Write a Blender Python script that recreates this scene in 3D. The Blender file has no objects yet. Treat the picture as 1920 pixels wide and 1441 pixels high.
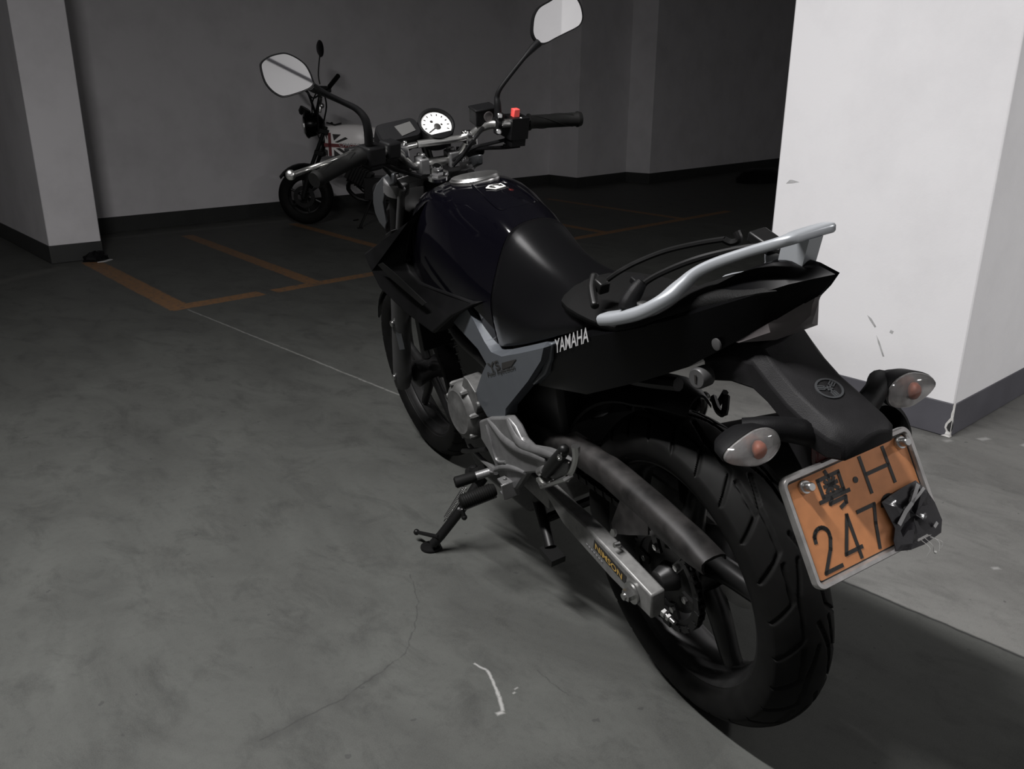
import bpy, bmesh, math, random
import numpy as np
from mathutils import Vector, Matrix
S=bpy.context.scene; COL=S.collection
random.seed(4)
# ---------------- camera ----------------
cam=bpy.data.cameras.new('camera'); cam.sensor_width=36; cam.lens=30.005; cam.clip_start=.01
camo=bpy.data.objects.new('camera',cam); COL.objects.link(camo)
R_=Vector((0.7512859,-0.65995641,0.00519927)); U_=Vector((0.21154051,0.24826237,0.94531286)); F_=Vector((0.62515607,0.70910037,-0.32612354))
camo.matrix_world=Matrix(((R_.x,U_.x,-F_.x,0),(R_.y,U_.y,-F_.y,0),(R_.z,U_.z,-F_.z,1.1446),(0,0,0,1)))
S.camera=camo
# ---------------- world, lights, exposure ----------------
w=bpy.data.worlds.new('world'); S.world=w; w.use_nodes=True
w.node_tree.nodes['Background'].inputs[0].default_value=(.5,.5,.55,1); w.node_tree.nodes['Background'].inputs[1].default_value=.0
def area(name,loc,sx,sy,power,tilt=0,col=(1,.98,.98),spread=180):
    l=bpy.data.lights.new(name,'AREA'); l.shape='RECTANGLE'; l.size=sx; l.size_y=sy; l.energy=power; l.color=col; l.spread=math.radians(spread)
    o=bpy.data.objects.new(name,l); COL.objects.link(o); o.location=loc; o.rotation_euler=(0,math.radians(-tilt),0); return o
area('overhead_light',(.06,1.5,2.6),.08,1.35,146,tilt=12)  # ceiling tube, placed from the shadows of the bike
area('overhead_light',(3.9,-1.6,2.6),1.2,.08,82)  # added unseen lamp, brightens the right-hand face of the right pillar
vs=S.view_settings; vs.view_transform='Standard'; vs.look='None'; vs.exposure=0; vs.gamma=1; vs.use_curve_mapping=False
# ---------------- materials ----------------
def mat(name,col,rough=.5,metal=0,noise=0,nscale=30,bump=0,bscale=200,coat=0,trans=0,spec=.5,ior=1.45,emit=0):
    m=bpy.data.materials.new(name); m.use_nodes=True; nt=m.node_tree; b=nt.nodes['Principled BSDF']
    b.inputs['Base Color'].default_value=(*col,1); b.inputs['Roughness'].default_value=rough; b.inputs['Metallic'].default_value=metal
    b.inputs['Coat Weight'].default_value=coat; b.inputs['Coat Roughness'].default_value=.03
    b.inputs['Transmission Weight'].default_value=trans; b.inputs['Specular IOR Level'].default_value=spec; b.inputs['IOR'].default_value=ior
    if noise or bump:
        tc=nt.nodes.new('ShaderNodeTexCoord')
    if noise:
        n=nt.nodes.new('ShaderNodeTexNoise'); n.inputs['Scale'].default_value=nscale; n.inputs['Detail'].default_value=8
        nt.links.new(tc.outputs['Object'],n.inputs['Vector'])
        r=nt.nodes.new('ShaderNodeValToRGB'); r.color_ramp.elements[0].position=.3; r.color_ramp.elements[1].position=.75
        r.color_ramp.elements[0].color=tuple(max(0,c*(1-noise)) for c in col)+(1,); r.color_ramp.elements[1].color=tuple(min(1,c*(1+noise)) for c in col)+(1,)
        nt.links.new(n.outputs['Fac'],r.inputs['Fac']); nt.links.new(r.outputs['Color'],b.inputs['Base Color'])
    if bump:
        n2=nt.nodes.new('ShaderNodeTexNoise'); n2.inputs['Scale'].default_value=bscale; n2.inputs['Detail'].default_value=3
        nt.links.new(tc.outputs['Object'],n2.inputs['Vector'])
        bp_=nt.nodes.new('ShaderNodeBump'); bp_.inputs['Strength'].default_value=bump; bp_.inputs['Distance'].default_value=.002
        nt.links.new(n2.outputs['Fac'],bp_.inputs['Height']); nt.links.new(bp_.outputs['Normal'],b.inputs['Normal'])
    return m
M={}
M['rubber']=mat('tyre_rubber',(.0055,.0055,.0053),.62,noise=.25,nscale=25,spec=.1)
M['rimblk']=mat('rim_black',(.010,.010,.010),.36,noise=.3,spec=.35)
M['matblk']=mat('matte_black_plastic',(.0045,.0045,.0048),.5,bump=.25,bscale=900,spec=.12)
M['dusty']=mat('dusty_black_plastic',(.010,.0097,.0103),.55,noise=.35,nscale=18,bump=.2,bscale=700,spec=.15)
M['blkmet']=mat('black_metal',(0.0048,0.0048,0.0048),.42,spec=.25)
M['gloss']=mat('gloss_purple_black',(.0013,.0012,.0022),.09,coat=.3,spec=.35)
M['glossblk']=mat('gloss_black',(.0016,.0016,.0018),.25,spec=.1)
M['pad']=mat('satin_black_cover',(.0022,.0022,.0025),.3,bump=.12,bscale=1500,spec=.2)
M['shroud']=mat('satin_shroud',(.0042,.0042,.0044),.5,noise=.3,nscale=14,spec=.12)
M['silverp']=mat('silver_blue_paint',(0.0697,0.0763,0.0845),.36,metal=.3,noise=.05)
M['alu']=mat('worn_aluminium',(0.1368,0.1368,0.1368),.4,metal=.5,noise=.15,nscale=40,bump=.1,bscale=300)
M['swing']=mat('swingarm_aluminium',(.16,.16,.155),.48,metal=.4,noise=.2,nscale=60)
M['engine']=mat('engine_silver',(0.0863,0.0863,0.0840),.5,metal=.4,noise=.28,nscale=50)
M['chrome']=mat('chrome',(.72,.72,.72),.14,metal=1)
M['bar']=mat('brushed_bar',(.62,.62,.60),.28,metal=1,noise=.08,nscale=80)
M['steel']=mat('steel_bolt',(.5,.5,.49),.3,metal=1)
M['grab']=mat('grab_rail_silver',(.40,.42,.44),.34,metal=.55)
M['rust']=mat('dusty_guard',(.016,.015,.0145),.55,noise=.8,nscale=22,spec=.25)
M['seat']=mat('seat_vinyl',(.0045,.0045,.0045),.6,bump=.3,bscale=400,spec=.1)
M['lens']=mat('clear_lens',(.80,.79,.78),.08,trans=.93,noise=.1,nscale=60)
M['lensback']=mat('lamp_reflector',(.38,.375,.37),.25,metal=.6,noise=.35,nscale=90)
M['amber']=mat('amber_bulb',(.36,.10,.05),.35)
M['smoke']=mat('smoked_lens',(.075,.068,.068),.3,noise=.15)
M['redref']=mat('dark_red_reflector',(.045,.006,.006),.3)
M['plate']=mat('plate_orange',(.58,.235,.09),.5,noise=.12,nscale=40)
M['ink']=mat('black_ink',(.016,.015,.014),.5)
M['pframe']=mat('plate_frame_steel',(.42,.41,.40),.34,metal=.7,noise=.2,nscale=50)
M['tape']=mat('black_film',(.022,.021,.024),.22,noise=.3,nscale=25,bump=.6,bscale=60)
M['mirror']=mat('mirror_glass',(.86,.86,.86),.02,metal=1)
M['dial']=mat('dial_white',(.72,.72,.70),.5)
M['lcd']=mat('lcd_grey',(0.0525,0.0525,0.0504),.4)
M['redsw']=mat('red_switch',(.75,.085,.075),.45)
M['redpnt']=mat('dull_red',(.16,.02,.02),.5)
M['gold']=mat('gold_lettering',(.42,.27,.07),.5)
M['lett']=mat('grey_lettering',(.17,.17,.175),.5)
M['pale']=mat('pale_strip',(.36,.36,.36),.4)
M['cowl']=mat('dull_silver_cowl',(0.0550,0.0578,0.0605),.35,metal=.4)
M['fork']=mat('fork_grey',(.06,.06,.06),.45,metal=.3,noise=.12)
M['white']=mat('off_white_paint',(.80,.78,.77),.35)
M['red']=mat('flag_red',(.12,.015,.017),.45)
M['sticker']=mat('white_sticker',(.6,.6,.58),.5)
# ---------------- mesh helpers ----------------
class MB:
    def __init__(s): s.v=[]; s.f=[]; s.m=[]
    def add(s,v,f,mi=0):
        o=len(s.v); s.v+= [tuple(map(float,p)) for p in v]; s.f+=[tuple(i+o for i in q) for q in f]; s.m+=[mi]*len(f); return s
    def rings(s,rings,closed=True,cap=True,mi=0):
        n=len(rings[0]); f=[]
        for i in range(len(rings)-1):
            for j in range(n if closed else n-1):
                a=i*n+j; b=i*n+(j+1)%n; f.append((a,b,b+n,a+n))
        v=[p for r in rings for p in r]
        if cap: f.append(tuple(range(n-1,-1,-1))); f.append(tuple((len(rings)-1)*n+j for j in range(n)))
        return s.add(v,f,mi)
    def tube(s,pts,r,n=10,smooth=0,flat=1.,up=None,cap=True):
        P=[Vector(p) for p in pts]
        rr=list(r) if hasattr(r,'__len__') else [r]*len(P)
        if smooth and len(P)>2:
            Q=[];q=[]
            for i in range(len(P)-1):
                a=P[max(i-1,0)];b=P[i];c=P[i+1];d=P[min(i+2,len(P)-1)]
                for k in range(smooth):
                    t=k/smooth
                    Q.append(.5*((2*b)+(c-a)*t+(2*a-5*b+4*c-d)*t*t+(-a+3*b-3*c+d)*t**3)); q.append(rr[i]+(rr[i+1]-rr[i])*t)
            Q.append(P[-1]);q.append(rr[-1]);P,rr=Q,q
        T=[(P[min(i+1,len(P)-1)]-P[max(i-1,0)]).normalized() for i in range(len(P))]
        u=Vector(up) if up else (Vector((0,0,1)) if abs(T[0].z)<.9 else Vector((1,0,0)))
        rings=[]
        for i,p in enumerate(P):
            a=(u-T[i]*u.dot(T[i])).normalized(); b=T[i].cross(a)
            rings.append([p+(a*math.cos(t)*flat+b*math.sin(t))*rr[i] for t in [2*math.pi*k/n for k in range(n)]])
            u=a
        return s.rings(rings,cap=cap)
    def lathe(s,prof,o,ax,n=32,cap=True,mi=0,ph=0):
        o=Vector(o);ax=Vector(ax).normalized(); a=ax.orthogonal().normalized(); b=ax.cross(a)
        return s.rings([[o+ax*h+(a*math.cos(t)+b*math.sin(t))*max(r,1e-5) for t in [ph+2*math.pi*k/n for k in range(n)]] for r,h in prof],cap=cap,mi=mi)
    def cyl(s,a,b,r,n=16,r2=None):
        a=Vector(a);b=Vector(b); return s.lathe([(r,0),(r if r2 is None else r2,(b-a).length)],a,b-a,n)
    def box(s,c,ex,ey,ez):
        c=Vector(c);ex=Vector(ex);ey=Vector(ey);ez=Vector(ez)
        v=[c+ex*i+ey*j+ez*k for i in(-1,1) for j in(-1,1) for k in(-1,1)]
        return s.add(v,[(0,1,3,2),(4,6,7,5),(0,4,5,1),(2,3,7,6),(0,2,6,4),(1,5,7,3)])
    def abox(s,lo,hi):
        c=[(a+b)/2 for a,b in zip(lo,hi)];h=[(b-a)/2 for a,b in zip(lo,hi)]
        return s.box(c,(h[0],0,0),(0,h[1],0),(0,0,h[2]))
    def prism(s,poly,vec,mi=0):
        vec=Vector(vec); P=[Vector(p) for p in poly]; n=len(P)
        # newell normal
        nn=Vector((0,0,0))
        for i in range(n): nn+=P[i].cross(P[(i+1)%n])
        if nn.dot(vec)>0: P.reverse()
        v=P+[p+vec for p in P]
        f=[tuple(range(n)),tuple(range(2*n-1,n-1,-1))]+[(i,i+n,(i+1)%n+n,(i+1)%n) for i in range(n)]
        return s.add(v,f,mi)
    def ball(s,c,r,n=12,sc=(1,1,1)):
        c=Vector(c);rg=[]
        for i in range(n//2+1):
            t=math.pi*i/(n//2); rg.append([c+Vector((math.sin(t)*math.cos(p)*r*sc[0],math.sin(t)*math.sin(p)*r*sc[1],math.cos(t)*r*sc[2])) for p in [2*math.pi*k/n for k in range(n)]])
        return s.rings(rg,cap=False)
    def mirror_y(s):
        m=MB(); m.v=[(x,-y,z) for x,y,z in s.v]; m.f=[tuple(reversed(q)) for q in s.f]; m.m=list(s.m); return m
    def join(s,o):
        k=len(s.v); s.v+=o.v; s.f+=[tuple(i+k for i in q) for q in o.f]; s.m+=o.m; return s
    def build(s,name,ma,parent=None,ang=40,bev=0,label=None,sub=0,seg=2,fix=True):
        me=bpy.data.meshes.new(name); me.from_pydata(s.v,[],s.f)
        mats=ma if isinstance(ma,(list,tuple)) else [ma]
        for x in mats: me.materials.append(M[x] if isinstance(x,str) else x)
        if len(mats)>1: me.polygons.foreach_set('material_index',s.m)
        bm=bmesh.new(); bm.from_mesh(me)
        bmesh.ops.remove_doubles(bm,verts=bm.verts,dist=1e-6)
        if fix: bmesh.ops.recalc_face_normals(bm,faces=bm.faces)
        bm.to_mesh(me); bm.free()
        me.polygons.foreach_set('use_smooth',[True]*len(me.polygons)); me.set_sharp_from_angle(angle=math.radians(ang))
        o=bpy.data.objects.new(name,me); COL.objects.link(o)
        if parent: o.parent=parent
        if bev:
            b=o.modifiers.new('bevel','BEVEL'); b.width=bev; b.segments=seg; b.limit_method='ANGLE'; b.angle_limit=math.radians(35)
        if sub:
            q=o.modifiers.new('subdivision','SUBSURF'); q.levels=sub; q.render_levels=sub
        if label: o['label']=label
        return o
def islands(b):
    par=list(range(len(b.v)))
    def fd(i):
        while par[i]!=i: par[i]=par[par[i]];i=par[i]
        return i
    for q in b.f:
        for k in q[1:]: par[fd(k)]=fd(q[0])
    g={}
    for q,m in zip(b.f,b.m): g.setdefault(fd(q[0]),[]).append((q,m))
    out=[]
    for fs in g.values():
        ids=sorted({i for q,_ in fs for i in q});mp_={k:n for n,k in enumerate(ids)};c=MB();c.v=[b.v[i] for i in ids];c.f=[tuple(mp_[i] for i in q) for q,_ in fs];c.m=[m for _,m in fs];out.append(c)
    return out
def thing(name,label,cat,mw=None,group=None):
    o=bpy.data.objects.new(name,None); COL.objects.link(o); o.empty_display_size=.1
    if mw is not None: o.matrix_world=mw
    o['label']=label;o['category']=cat
    if group:o['group']=group
    return o
def tag(o,label,cat,group=None):
    o['label']=label;o['category']=cat
    if group:o['group']=group
    return o
def struct(o): o['kind']='structure'; return o
def text(name,st,size,o,right,up,ma,parent,shear=0,bold=0,depth=.0004,width=None,align='LEFT',label=None,skew=0):
    width=width or Vector(right).length; size=size/.69
    cu=bpy.data.curves.new(name,'FONT'); cu.body=st; cu.size=1; cu.shear=shear; cu.offset=bold; cu.align_x=align
    ob=bpy.data.objects.new(name,cu); COL.objects.link(ob); bpy.context.view_layer.update()
    me=bpy.data.meshes.new_from_object(ob.evaluated_get(bpy.context.evaluated_depsgraph_get()))
    bpy.data.objects.remove(ob)
    r=Vector(right).normalized();u=Vector(up);u=(u-r*u.dot(r)).normalized();n=r.cross(u);o=Vector(o)
    xs=[p.co.x for p in me.vertices];x0_=min(xs);sx=width/(max(xs)-x0_)/size
    b=MB(); b.add([o+r*((p.co.x-x0_)*size*sx+skew*p.co.y*size)+u*(p.co.y*size)+n*depth for p in me.vertices],[tuple(q.vertices) for q in me.polygons])
    return b.build(name,ma,parent,label=label,fix=False)
def strokes(name,lines,wd,fr,ma,parent,depth=.0006,label=None):
    """pen strokes on a flat frame fr(u,v,h)->3D; each stroke a thin raised bar"""
    b=MB()
    for ln in lines:
        for (a,c) in zip(ln[:-1],ln[1:]):
            a=np.array(a,float);c=np.array(c,float);d=c-a;L=np.hypot(*d)
            if L==0: continue
            d/=L;n=np.array([-d[1],d[0]])*wd/2;e=d*wd*.42
            q=[a-e-n,c+e-n,c+e+n,a-e+n]
            b.prism([fr(p[0],p[1],0) for p in q],Vector(fr(0,0,depth))-Vector(fr(0,0,0)))
    return b.build(name,ma,parent,label=label)
def arc(cx,cy,rx,ry,a0,a1,n=10):
    return [(cx+rx*math.cos(math.radians(a0+(a1-a0)*i/n)),cy+ry*math.sin(math.radians(a0+(a1-a0)*i/n))) for i in range(n+1)]
# ---------------- room ----------------
def wallmat(ca,cb):
    m=mat('wall_paint',(.72,.715,.725),.75); nt=m.node_tree;b=nt.nodes['Principled BSDF']
    tc=nt.nodes.new('ShaderNodeTexCoord');n=nt.nodes.new('ShaderNodeTexNoise');n.inputs['Scale'].default_value=2.2;n.inputs['Detail'].default_value=9;n.inputs['Roughness'].default_value=.65
    nt.links.new(tc.outputs['Object'],n.inputs['Vector'])
    r=nt.nodes.new('ShaderNodeValToRGB');r.color_ramp.elements[0].position=.25;r.color_ramp.elements[1].position=.55
    r.color_ramp.elements[0].color=(*ca,1);r.color_ramp.elements[1].color=(*cb,1)
    nt.links.new(n.outputs['Fac'],r.inputs['Fac']);nt.links.new(r.outputs['Color'],b.inputs['Base Color'])
    n2=nt.nodes.new('ShaderNodeTexNoise');n2.inputs['Scale'].default_value=160;nt.links.new(tc.outputs['Object'],n2.inputs['Vector'])
    bp_=nt.nodes.new('ShaderNodeBump');bp_.inputs['Strength'].default_value=.15;bp_.inputs['Distance'].default_value=.002
    nt.links.new(n2.outputs['Fac'],bp_.inputs['Height']);nt.links.new(bp_.outputs['Normal'],b.inputs['Normal'])
    return m
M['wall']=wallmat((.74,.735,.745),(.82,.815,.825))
M['wall_dimmed']=wallmat((.51,.50,.51),(.60,.588,.60))  # same wall paint darkened, weaker far light put into the colour
M['basefar']=mat('dark_grey_baseboard_paint',(.024,.025,.024),.6,noise=.15,nscale=8)
M['base']=mat('grey_baseboard_paint',(.088,.087,.10),.55,noise=.12,nscale=8)
M['chip']=mat('bare_plaster',(.62,.61,.59),.8,noise=.2,nscale=60)
M['scuff']=mat('grey_scuff',(.42,.42,.42),.8,noise=.25,nscale=60)
M['hole']=mat('broken_plaster_dark',(.03,.03,.03),.9)
def floormat():
    m=bpy.data.materials.new('sealed_concrete_floor'); m.use_nodes=True; nt=m.node_tree;b=nt.nodes['Principled BSDF'];L=nt.links.new
    tc=nt.nodes.new('ShaderNodeTexCoord').outputs['Object']
    def math_(op,a,c=None,clamp=False):
        n=nt.nodes.new('ShaderNodeMath');n.operation=op;n.use_clamp=clamp
        for i,x in enumerate((a,c)):
            if x is None: continue
            if isinstance(x,(int,float)): n.inputs[i].default_value=x
            else: L(x,n.inputs[i])
        return n.outputs[0]
    def noise(scale,detail=6,rough=.55,vec=None,dist=0):
        n=nt.nodes.new('ShaderNodeTexNoise');n.inputs['Scale'].default_value=scale;n.inputs['Detail'].default_value=detail;n.inputs['Roughness'].default_value=rough;n.inputs['Distortion'].default_value=dist
        L(vec or tc,n.inputs['Vector']);return n.outputs['Fac']
    def ramp(f,a,c):
        n=nt.nodes.new('ShaderNodeMapRange');n.inputs['From Min'].default_value=a;n.inputs['From Max'].default_value=c;L(f,n.inputs['Value']);return n.outputs[0]
    sep=nt.nodes.new('ShaderNodeSeparateXYZ');L(tc,sep.inputs[0]);X,Y=sep.outputs[0],sep.outputs[1]
    wob=math_('ADD',math_('MULTIPLY',math_('SUBTRACT',noise(7,3),.5),.014),math_('MULTIPLY',math_('SUBTRACT',noise(26,4),.5),.012))
    def seg(A,B,hw,soft=.006,wv=1.,ext=0):
        dx,dy=B[0]-A[0],B[1]-A[1];ln=math.hypot(dx,dy);dx/=ln;dy/=ln
        px=math_('SUBTRACT',X,A[0]);py=math_('SUBTRACT',Y,A[1])
        t=math_('ADD',math_('MULTIPLY',px,dx),math_('MULTIPLY',py,dy))
        s=math_('SUBTRACT',math_('MULTIPLY',px,-dy),math_('MULTIPLY',py,-dx))
        s=math_('ABSOLUTE',math_('ADD',s,math_('MULTIPLY',wob,wv)))
        t=math_('SUBTRACT',math_('ABSOLUTE',math_('SUBTRACT',t,ln/2)),ln/2+ext)
        d=math_('MAXIMUM',math_('SUBTRACT',s,hw),t)
        return ramp(d,soft,-soft)
    def mix(f,a,c):
        n=nt.nodes.new('ShaderNodeMix');n.data_type='RGBA';L(f,n.inputs[0]) if not isinstance(f,float) else None
        for i,x in ((6,a),(7,c)):
            if isinstance(x,tuple): n.inputs[i].default_value=(*x,1)
            else: L(x,n.inputs[i])
        return n.outputs[2]
    # base colour: mottled grey-green concrete
    mp=nt.nodes.new('ShaderNodeMapping');L(tc,mp.inputs[0]);mp.inputs['Scale'].default_value=(1,.55,1);mp.inputs['Rotation'].default_value=(0,0,.5)
    n1=noise(3.2,12,.68,mp.outputs[0],.8);n2=noise(9,12,.72,mp.outputs[0],.45);n3=noise(420,2)
    base=mix(ramp(n1,.32,.68),(.045,.0462,.043),(.068,.0705,.0652))
    base=mix(math_('MULTIPLY',ramp(n2,.50,.32),.5),base,(.020,.0205,.0195))
    n4=noise(55,5,.7);base=mix(math_('MULTIPLY',ramp(n4,.5,.3),.22),base,(.03,.03,.029))
    base=mix(math_('MULTIPLY',ramp(n3,.35,.75),.25),base,(.10,.102,.097))
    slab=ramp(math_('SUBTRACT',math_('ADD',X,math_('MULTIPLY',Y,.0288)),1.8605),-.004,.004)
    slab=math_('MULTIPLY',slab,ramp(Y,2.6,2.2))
    slab_mix=nt.nodes.new('ShaderNodeMix');slab_mix.data_type='RGBA';slab_mix.blend_type='MULTIPLY';L(slab,slab_mix.inputs[0]);L(base,slab_mix.inputs[6]);slab_mix.inputs[7].default_value=(2.4,2.32,2.36,1);base=slab_mix.outputs[2]  # floor right of the joint multiplied to a lighter tone
    wear=ramp(noise(5,8,.7),.2,.42); wear2=ramp(noise(38,5,.65),.28,.52)
    def lines(sl):
        a=None
        for q in sl:
            s=seg(*q); a=s if a is None else math_('MAXIMUM',a,s)
        return a
    HW=.062
    yl=lines([((1.69,6.35),(1.655,4.62),HW),((1.60,4.66),(2.16,4.70),HW*.95),((2.24,4.70),(4.95,4.90),HW*.8),((4.95,4.90),(7.4,5.10),HW*.75),
              ((2.64,7.05),(2.535,4.70),HW*.8),((3.62,7.1),(3.52,4.8),HW*.7),((5.50,6.9),(5.42,4.95),HW*.75),((6.68,7.0),(6.60,5.05),HW*.75)])
    yl=math_('MULTIPLY',math_('MULTIPLY',yl,wear),wear2)
    base=mix(math_('MULTIPLY',yl,.92),base,(.185,.098,.045))
    # gutter line by the back wall (lighter strip), slab joint, cracks
    gut=math_('MULTIPLY',lines([((.6,5.75),(1.5,6.28),.05,.03),((2.05,7.27),(3.7,7.3),.05,.03)]),.45)
    base=mix(gut,base,(.10,.10,.092))
    jl=math_('MULTIPLY',seg((1.673,4.584),(1.79,2.3),.004,.004,.6),wear2)
    base=mix(math_('MULTIPLY',jl,.75),base,(.22,.22,.21))
    jd=seg((1.79,2.3),(1.885,-1.0),.0035,.003,.8,.3)
    base=mix(math_('MULTIPLY',jd,.85),base,(.02,.02,.02))
    cr=lines([((.50,1.27),(.673,1.27),.0015,.002,1.6),((.673,1.27),(.851,1.307),.0015,.002,1.8),((.851,1.307),(.984,1.445),.001,.0015,1.4),((.984,1.445),(1.043,1.56),.001,.0015,1.4),((1.02,.98),(1.03,1.08),.001,.0015,2)])
    base=mix(math_('MULTIPLY',math_('MULTIPLY',cr,wear2),.75),base,(.028,.028,.027))
    smear=lines([((.50,1.265),(.60,1.265),.012,.02,3.),((.66,1.262),(.70,1.27),.01,.02,3.),((.74,1.28),(.80,1.295),.009,.015,3.)])
    base=mix(math_('MULTIPLY',smear,.5),base,(.03,.03,.029))
    # white paint flecks and the small scraped arc
    fl=lines([((.944,1.185),(.948,1.15),.0022,.0018,1.),((.948,1.15),(.937,1.116),.0028,.0018,1.),((.937,1.116),(.915,1.07),.003,.0018,1.),((.915,1.07),(.892,1.035),.0035,.002,1.),((.892,1.032),(.878,1.035),.004,.003,1.),
              ((.957,1.066),(.957,1.068),.004,.002),((.945,1.058),(.945,1.061),.003,.002),((3.045,.985),(3.085,.975),.012,.006,2.),((3.10,.87),(3.13,.865),.008,.004,2.),((2.18,.62),(2.195,.61),.006,.004,2.),((2.965,1.05),(2.94,1.062),.006,.008,2.)])
    base=mix(math_('MULTIPLY',fl,.8),base,(.30,.30,.29))
    spots=ramp(noise(34,2,.4),.735,.76)
    base=mix(math_('MULTIPLY',spots,.5),base,(.03,.03,.03))
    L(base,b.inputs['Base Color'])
    b.inputs['Specular IOR Level'].default_value=.15
    rr=nt.nodes.new('ShaderNodeMapRange');rr.inputs['To Min'].default_value=.5;rr.inputs['To Max'].default_value=.72;L(n1,rr.inputs['Value']);L(rr.outputs[0],b.inputs['Roughness'])
    bp_=nt.nodes.new('ShaderNodeBump');bp_.inputs['Strength'].default_value=.12;bp_.inputs['Distance'].default_value=.003;L(n2,bp_.inputs['Height']);L(bp_.outputs['Normal'],b.inputs['Normal'])
    return m
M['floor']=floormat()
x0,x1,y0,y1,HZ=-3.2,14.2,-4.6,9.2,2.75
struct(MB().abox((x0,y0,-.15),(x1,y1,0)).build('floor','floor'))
M['ceil']=mat('white_ceiling_paint',(.3,.3,.3),.8,noise=.06,nscale=4)
struct(MB().abox((x0,y0,HZ),(x1,y1,HZ+.15)).build('ceiling','ceil'))
def wallrun(name,bname,pts,nsign,th=.12,paint='wall_dimmed'):
    """a wall following the plan polyline pts; its painted grey band is a sub-piece in front of it"""
    b=MB();c=MB();n=len(pts)
    nr=[]
    for i in range(n-1):
        d=Vector((pts[i+1][0]-pts[i][0],pts[i+1][1]-pts[i][1],0)).normalized();nr.append(Vector((-d.y,d.x,0))*nsign)
    off=[]
    for i in range(n):
        a=nr[max(i-1,0)];e=nr[min(i,n-2)];m_=(a+e)
        off.append(m_/(max(.2,1+a.dot(e))))
    P=[Vector((x,y,0)) for x,y in pts]
    back=[p-o*th for p,o in zip(P,off)];front=[p+o*.003 for p,o in zip(P,off)]
    b.prism(P+back[::-1],(0,0,HZ))
    c.prism([p+Vector((0,0,.001)) for p in front+P[::-1]],(0,0,.124))
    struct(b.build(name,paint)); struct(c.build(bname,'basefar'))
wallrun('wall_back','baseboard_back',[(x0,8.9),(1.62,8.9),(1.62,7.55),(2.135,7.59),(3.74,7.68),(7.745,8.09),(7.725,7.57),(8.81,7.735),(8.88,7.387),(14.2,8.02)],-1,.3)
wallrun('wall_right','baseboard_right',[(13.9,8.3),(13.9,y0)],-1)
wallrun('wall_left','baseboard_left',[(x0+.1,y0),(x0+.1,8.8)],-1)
wallrun('wall_front','baseboard_front',[(13.9,y0+.1),(2.6,y0+.1),(2.6,-1.05),(1.188,-1.05),(1.188,-1.7),(x0,-1.7)],-1,.12,'wall')
def pillar(name,bname,lo,hi,paint='wall'):
    struct(MB().abox((lo[0],lo[1],0),(hi[0],hi[1],HZ)).build(name,paint,bev=.006))
    e=.003
    return struct(MB().abox((lo[0]-e,lo[1]-e,.001),(hi[0]+e,hi[1]+e,.125)).build(bname,'base' if paint=='wall' else 'basefar',bev=.004))
pillar('pillar_left','baseboard_pillar_left',(1.462,6.43),(1.80,8.95),'wall_dimmed')
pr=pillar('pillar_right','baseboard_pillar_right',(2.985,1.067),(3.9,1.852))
# chipped corner of the right pillar and wall scuffs
b=MB()
random.seed(2)
prof=[(.128,.004),(.118,.006),(.105,.005),(.09,.008),(.075,.007),(.062,.014),(.048,.021),(.034,.022),(.022,.015),(.010,.017),(.0015,.030)]
for sgn in (0,1):
    P=[]
    for z,wd in prof: P.append((z,wd*(.55 if sgn else 1)))
    for (z0,w0),(z1,w1) in zip(P[:-1],P[1:]):
        if sgn==0: q=[(2.9815,1.063,z0),(2.9815,1.063+w0,z0),(2.9815,1.063+w1,z1),(2.9815,1.063,z1)]; v=(-.0012,0,0)
        else: q=[(2.981,1.0635,z0),(2.981+w0,1.0635,z0),(2.981+w1,1.0635,z1),(2.981,1.0635,z1)]; v=(0,-.0012,0)
        b.prism(q,v)
struct(b.build('trim_1','chip',pr))
b=MB(); b.prism([(2.980,1.064,.066),(2.980,1.075,.05),(2.980,1.078,.036),(2.980,1.072,.026),(2.980,1.064,.022)],(-.001,0,0)); b.prism([(2.982,1.0618,.062),(2.990,1.0618,.046),(2.991,1.0618,.034),(2.982,1.0618,.024)],(0,-.001,0))
struct(b.build('trim_2','hole',pr))
b=MB()
def scuff(pts): 
    b.prism([(2.9848,y,z) for y,z in pts],(-.0006,0,0))
scuff([(2.985,1.81,0.812)[1:],(2.985,1.796,0.827)[1:],(2.985,1.785,0.828)[1:],(2.985,1.755,0.822)[1:],(2.985,1.781,0.816)[1:]])
for q in [((1626,590),(1634,597),(1643,612),(1640,614),(1631,600)),((1643,628),(1649,640),(1658,668),(1655,668),(1646,642)),((1670,618),(1676,621),(1673,626),(1668,623)),((1797,688),(1800,690),(1799,693),(1796,692))]:
    pass
scuff([(2.985,1.421,0.373)[1:],(2.985,1.403,0.363)[1:],(2.985,1.381,0.337)[1:],(2.985,1.386,0.332)[1:],(2.985,1.408,0.355)[1:]])
scuff([(2.985,1.376,0.306)[1:],(2.985,1.361,0.285)[1:],(2.985,1.335,0.234)[1:],(2.985,1.341,0.232)[1:],(2.985,1.366,0.28)[1:]])
scuff([(2.985,1.327,0.336)[1:],(2.985,1.315,0.333)[1:],(2.985,1.319,0.322)[1:],(2.985,1.33,0.326)[1:]])
struct(b.build('trim_3','scuff'))
struct(MB().tube([(-1.25,-1.686,1.897),(.05,-1.686,1.243)],.008,8).build('trim_4','base'))
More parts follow.
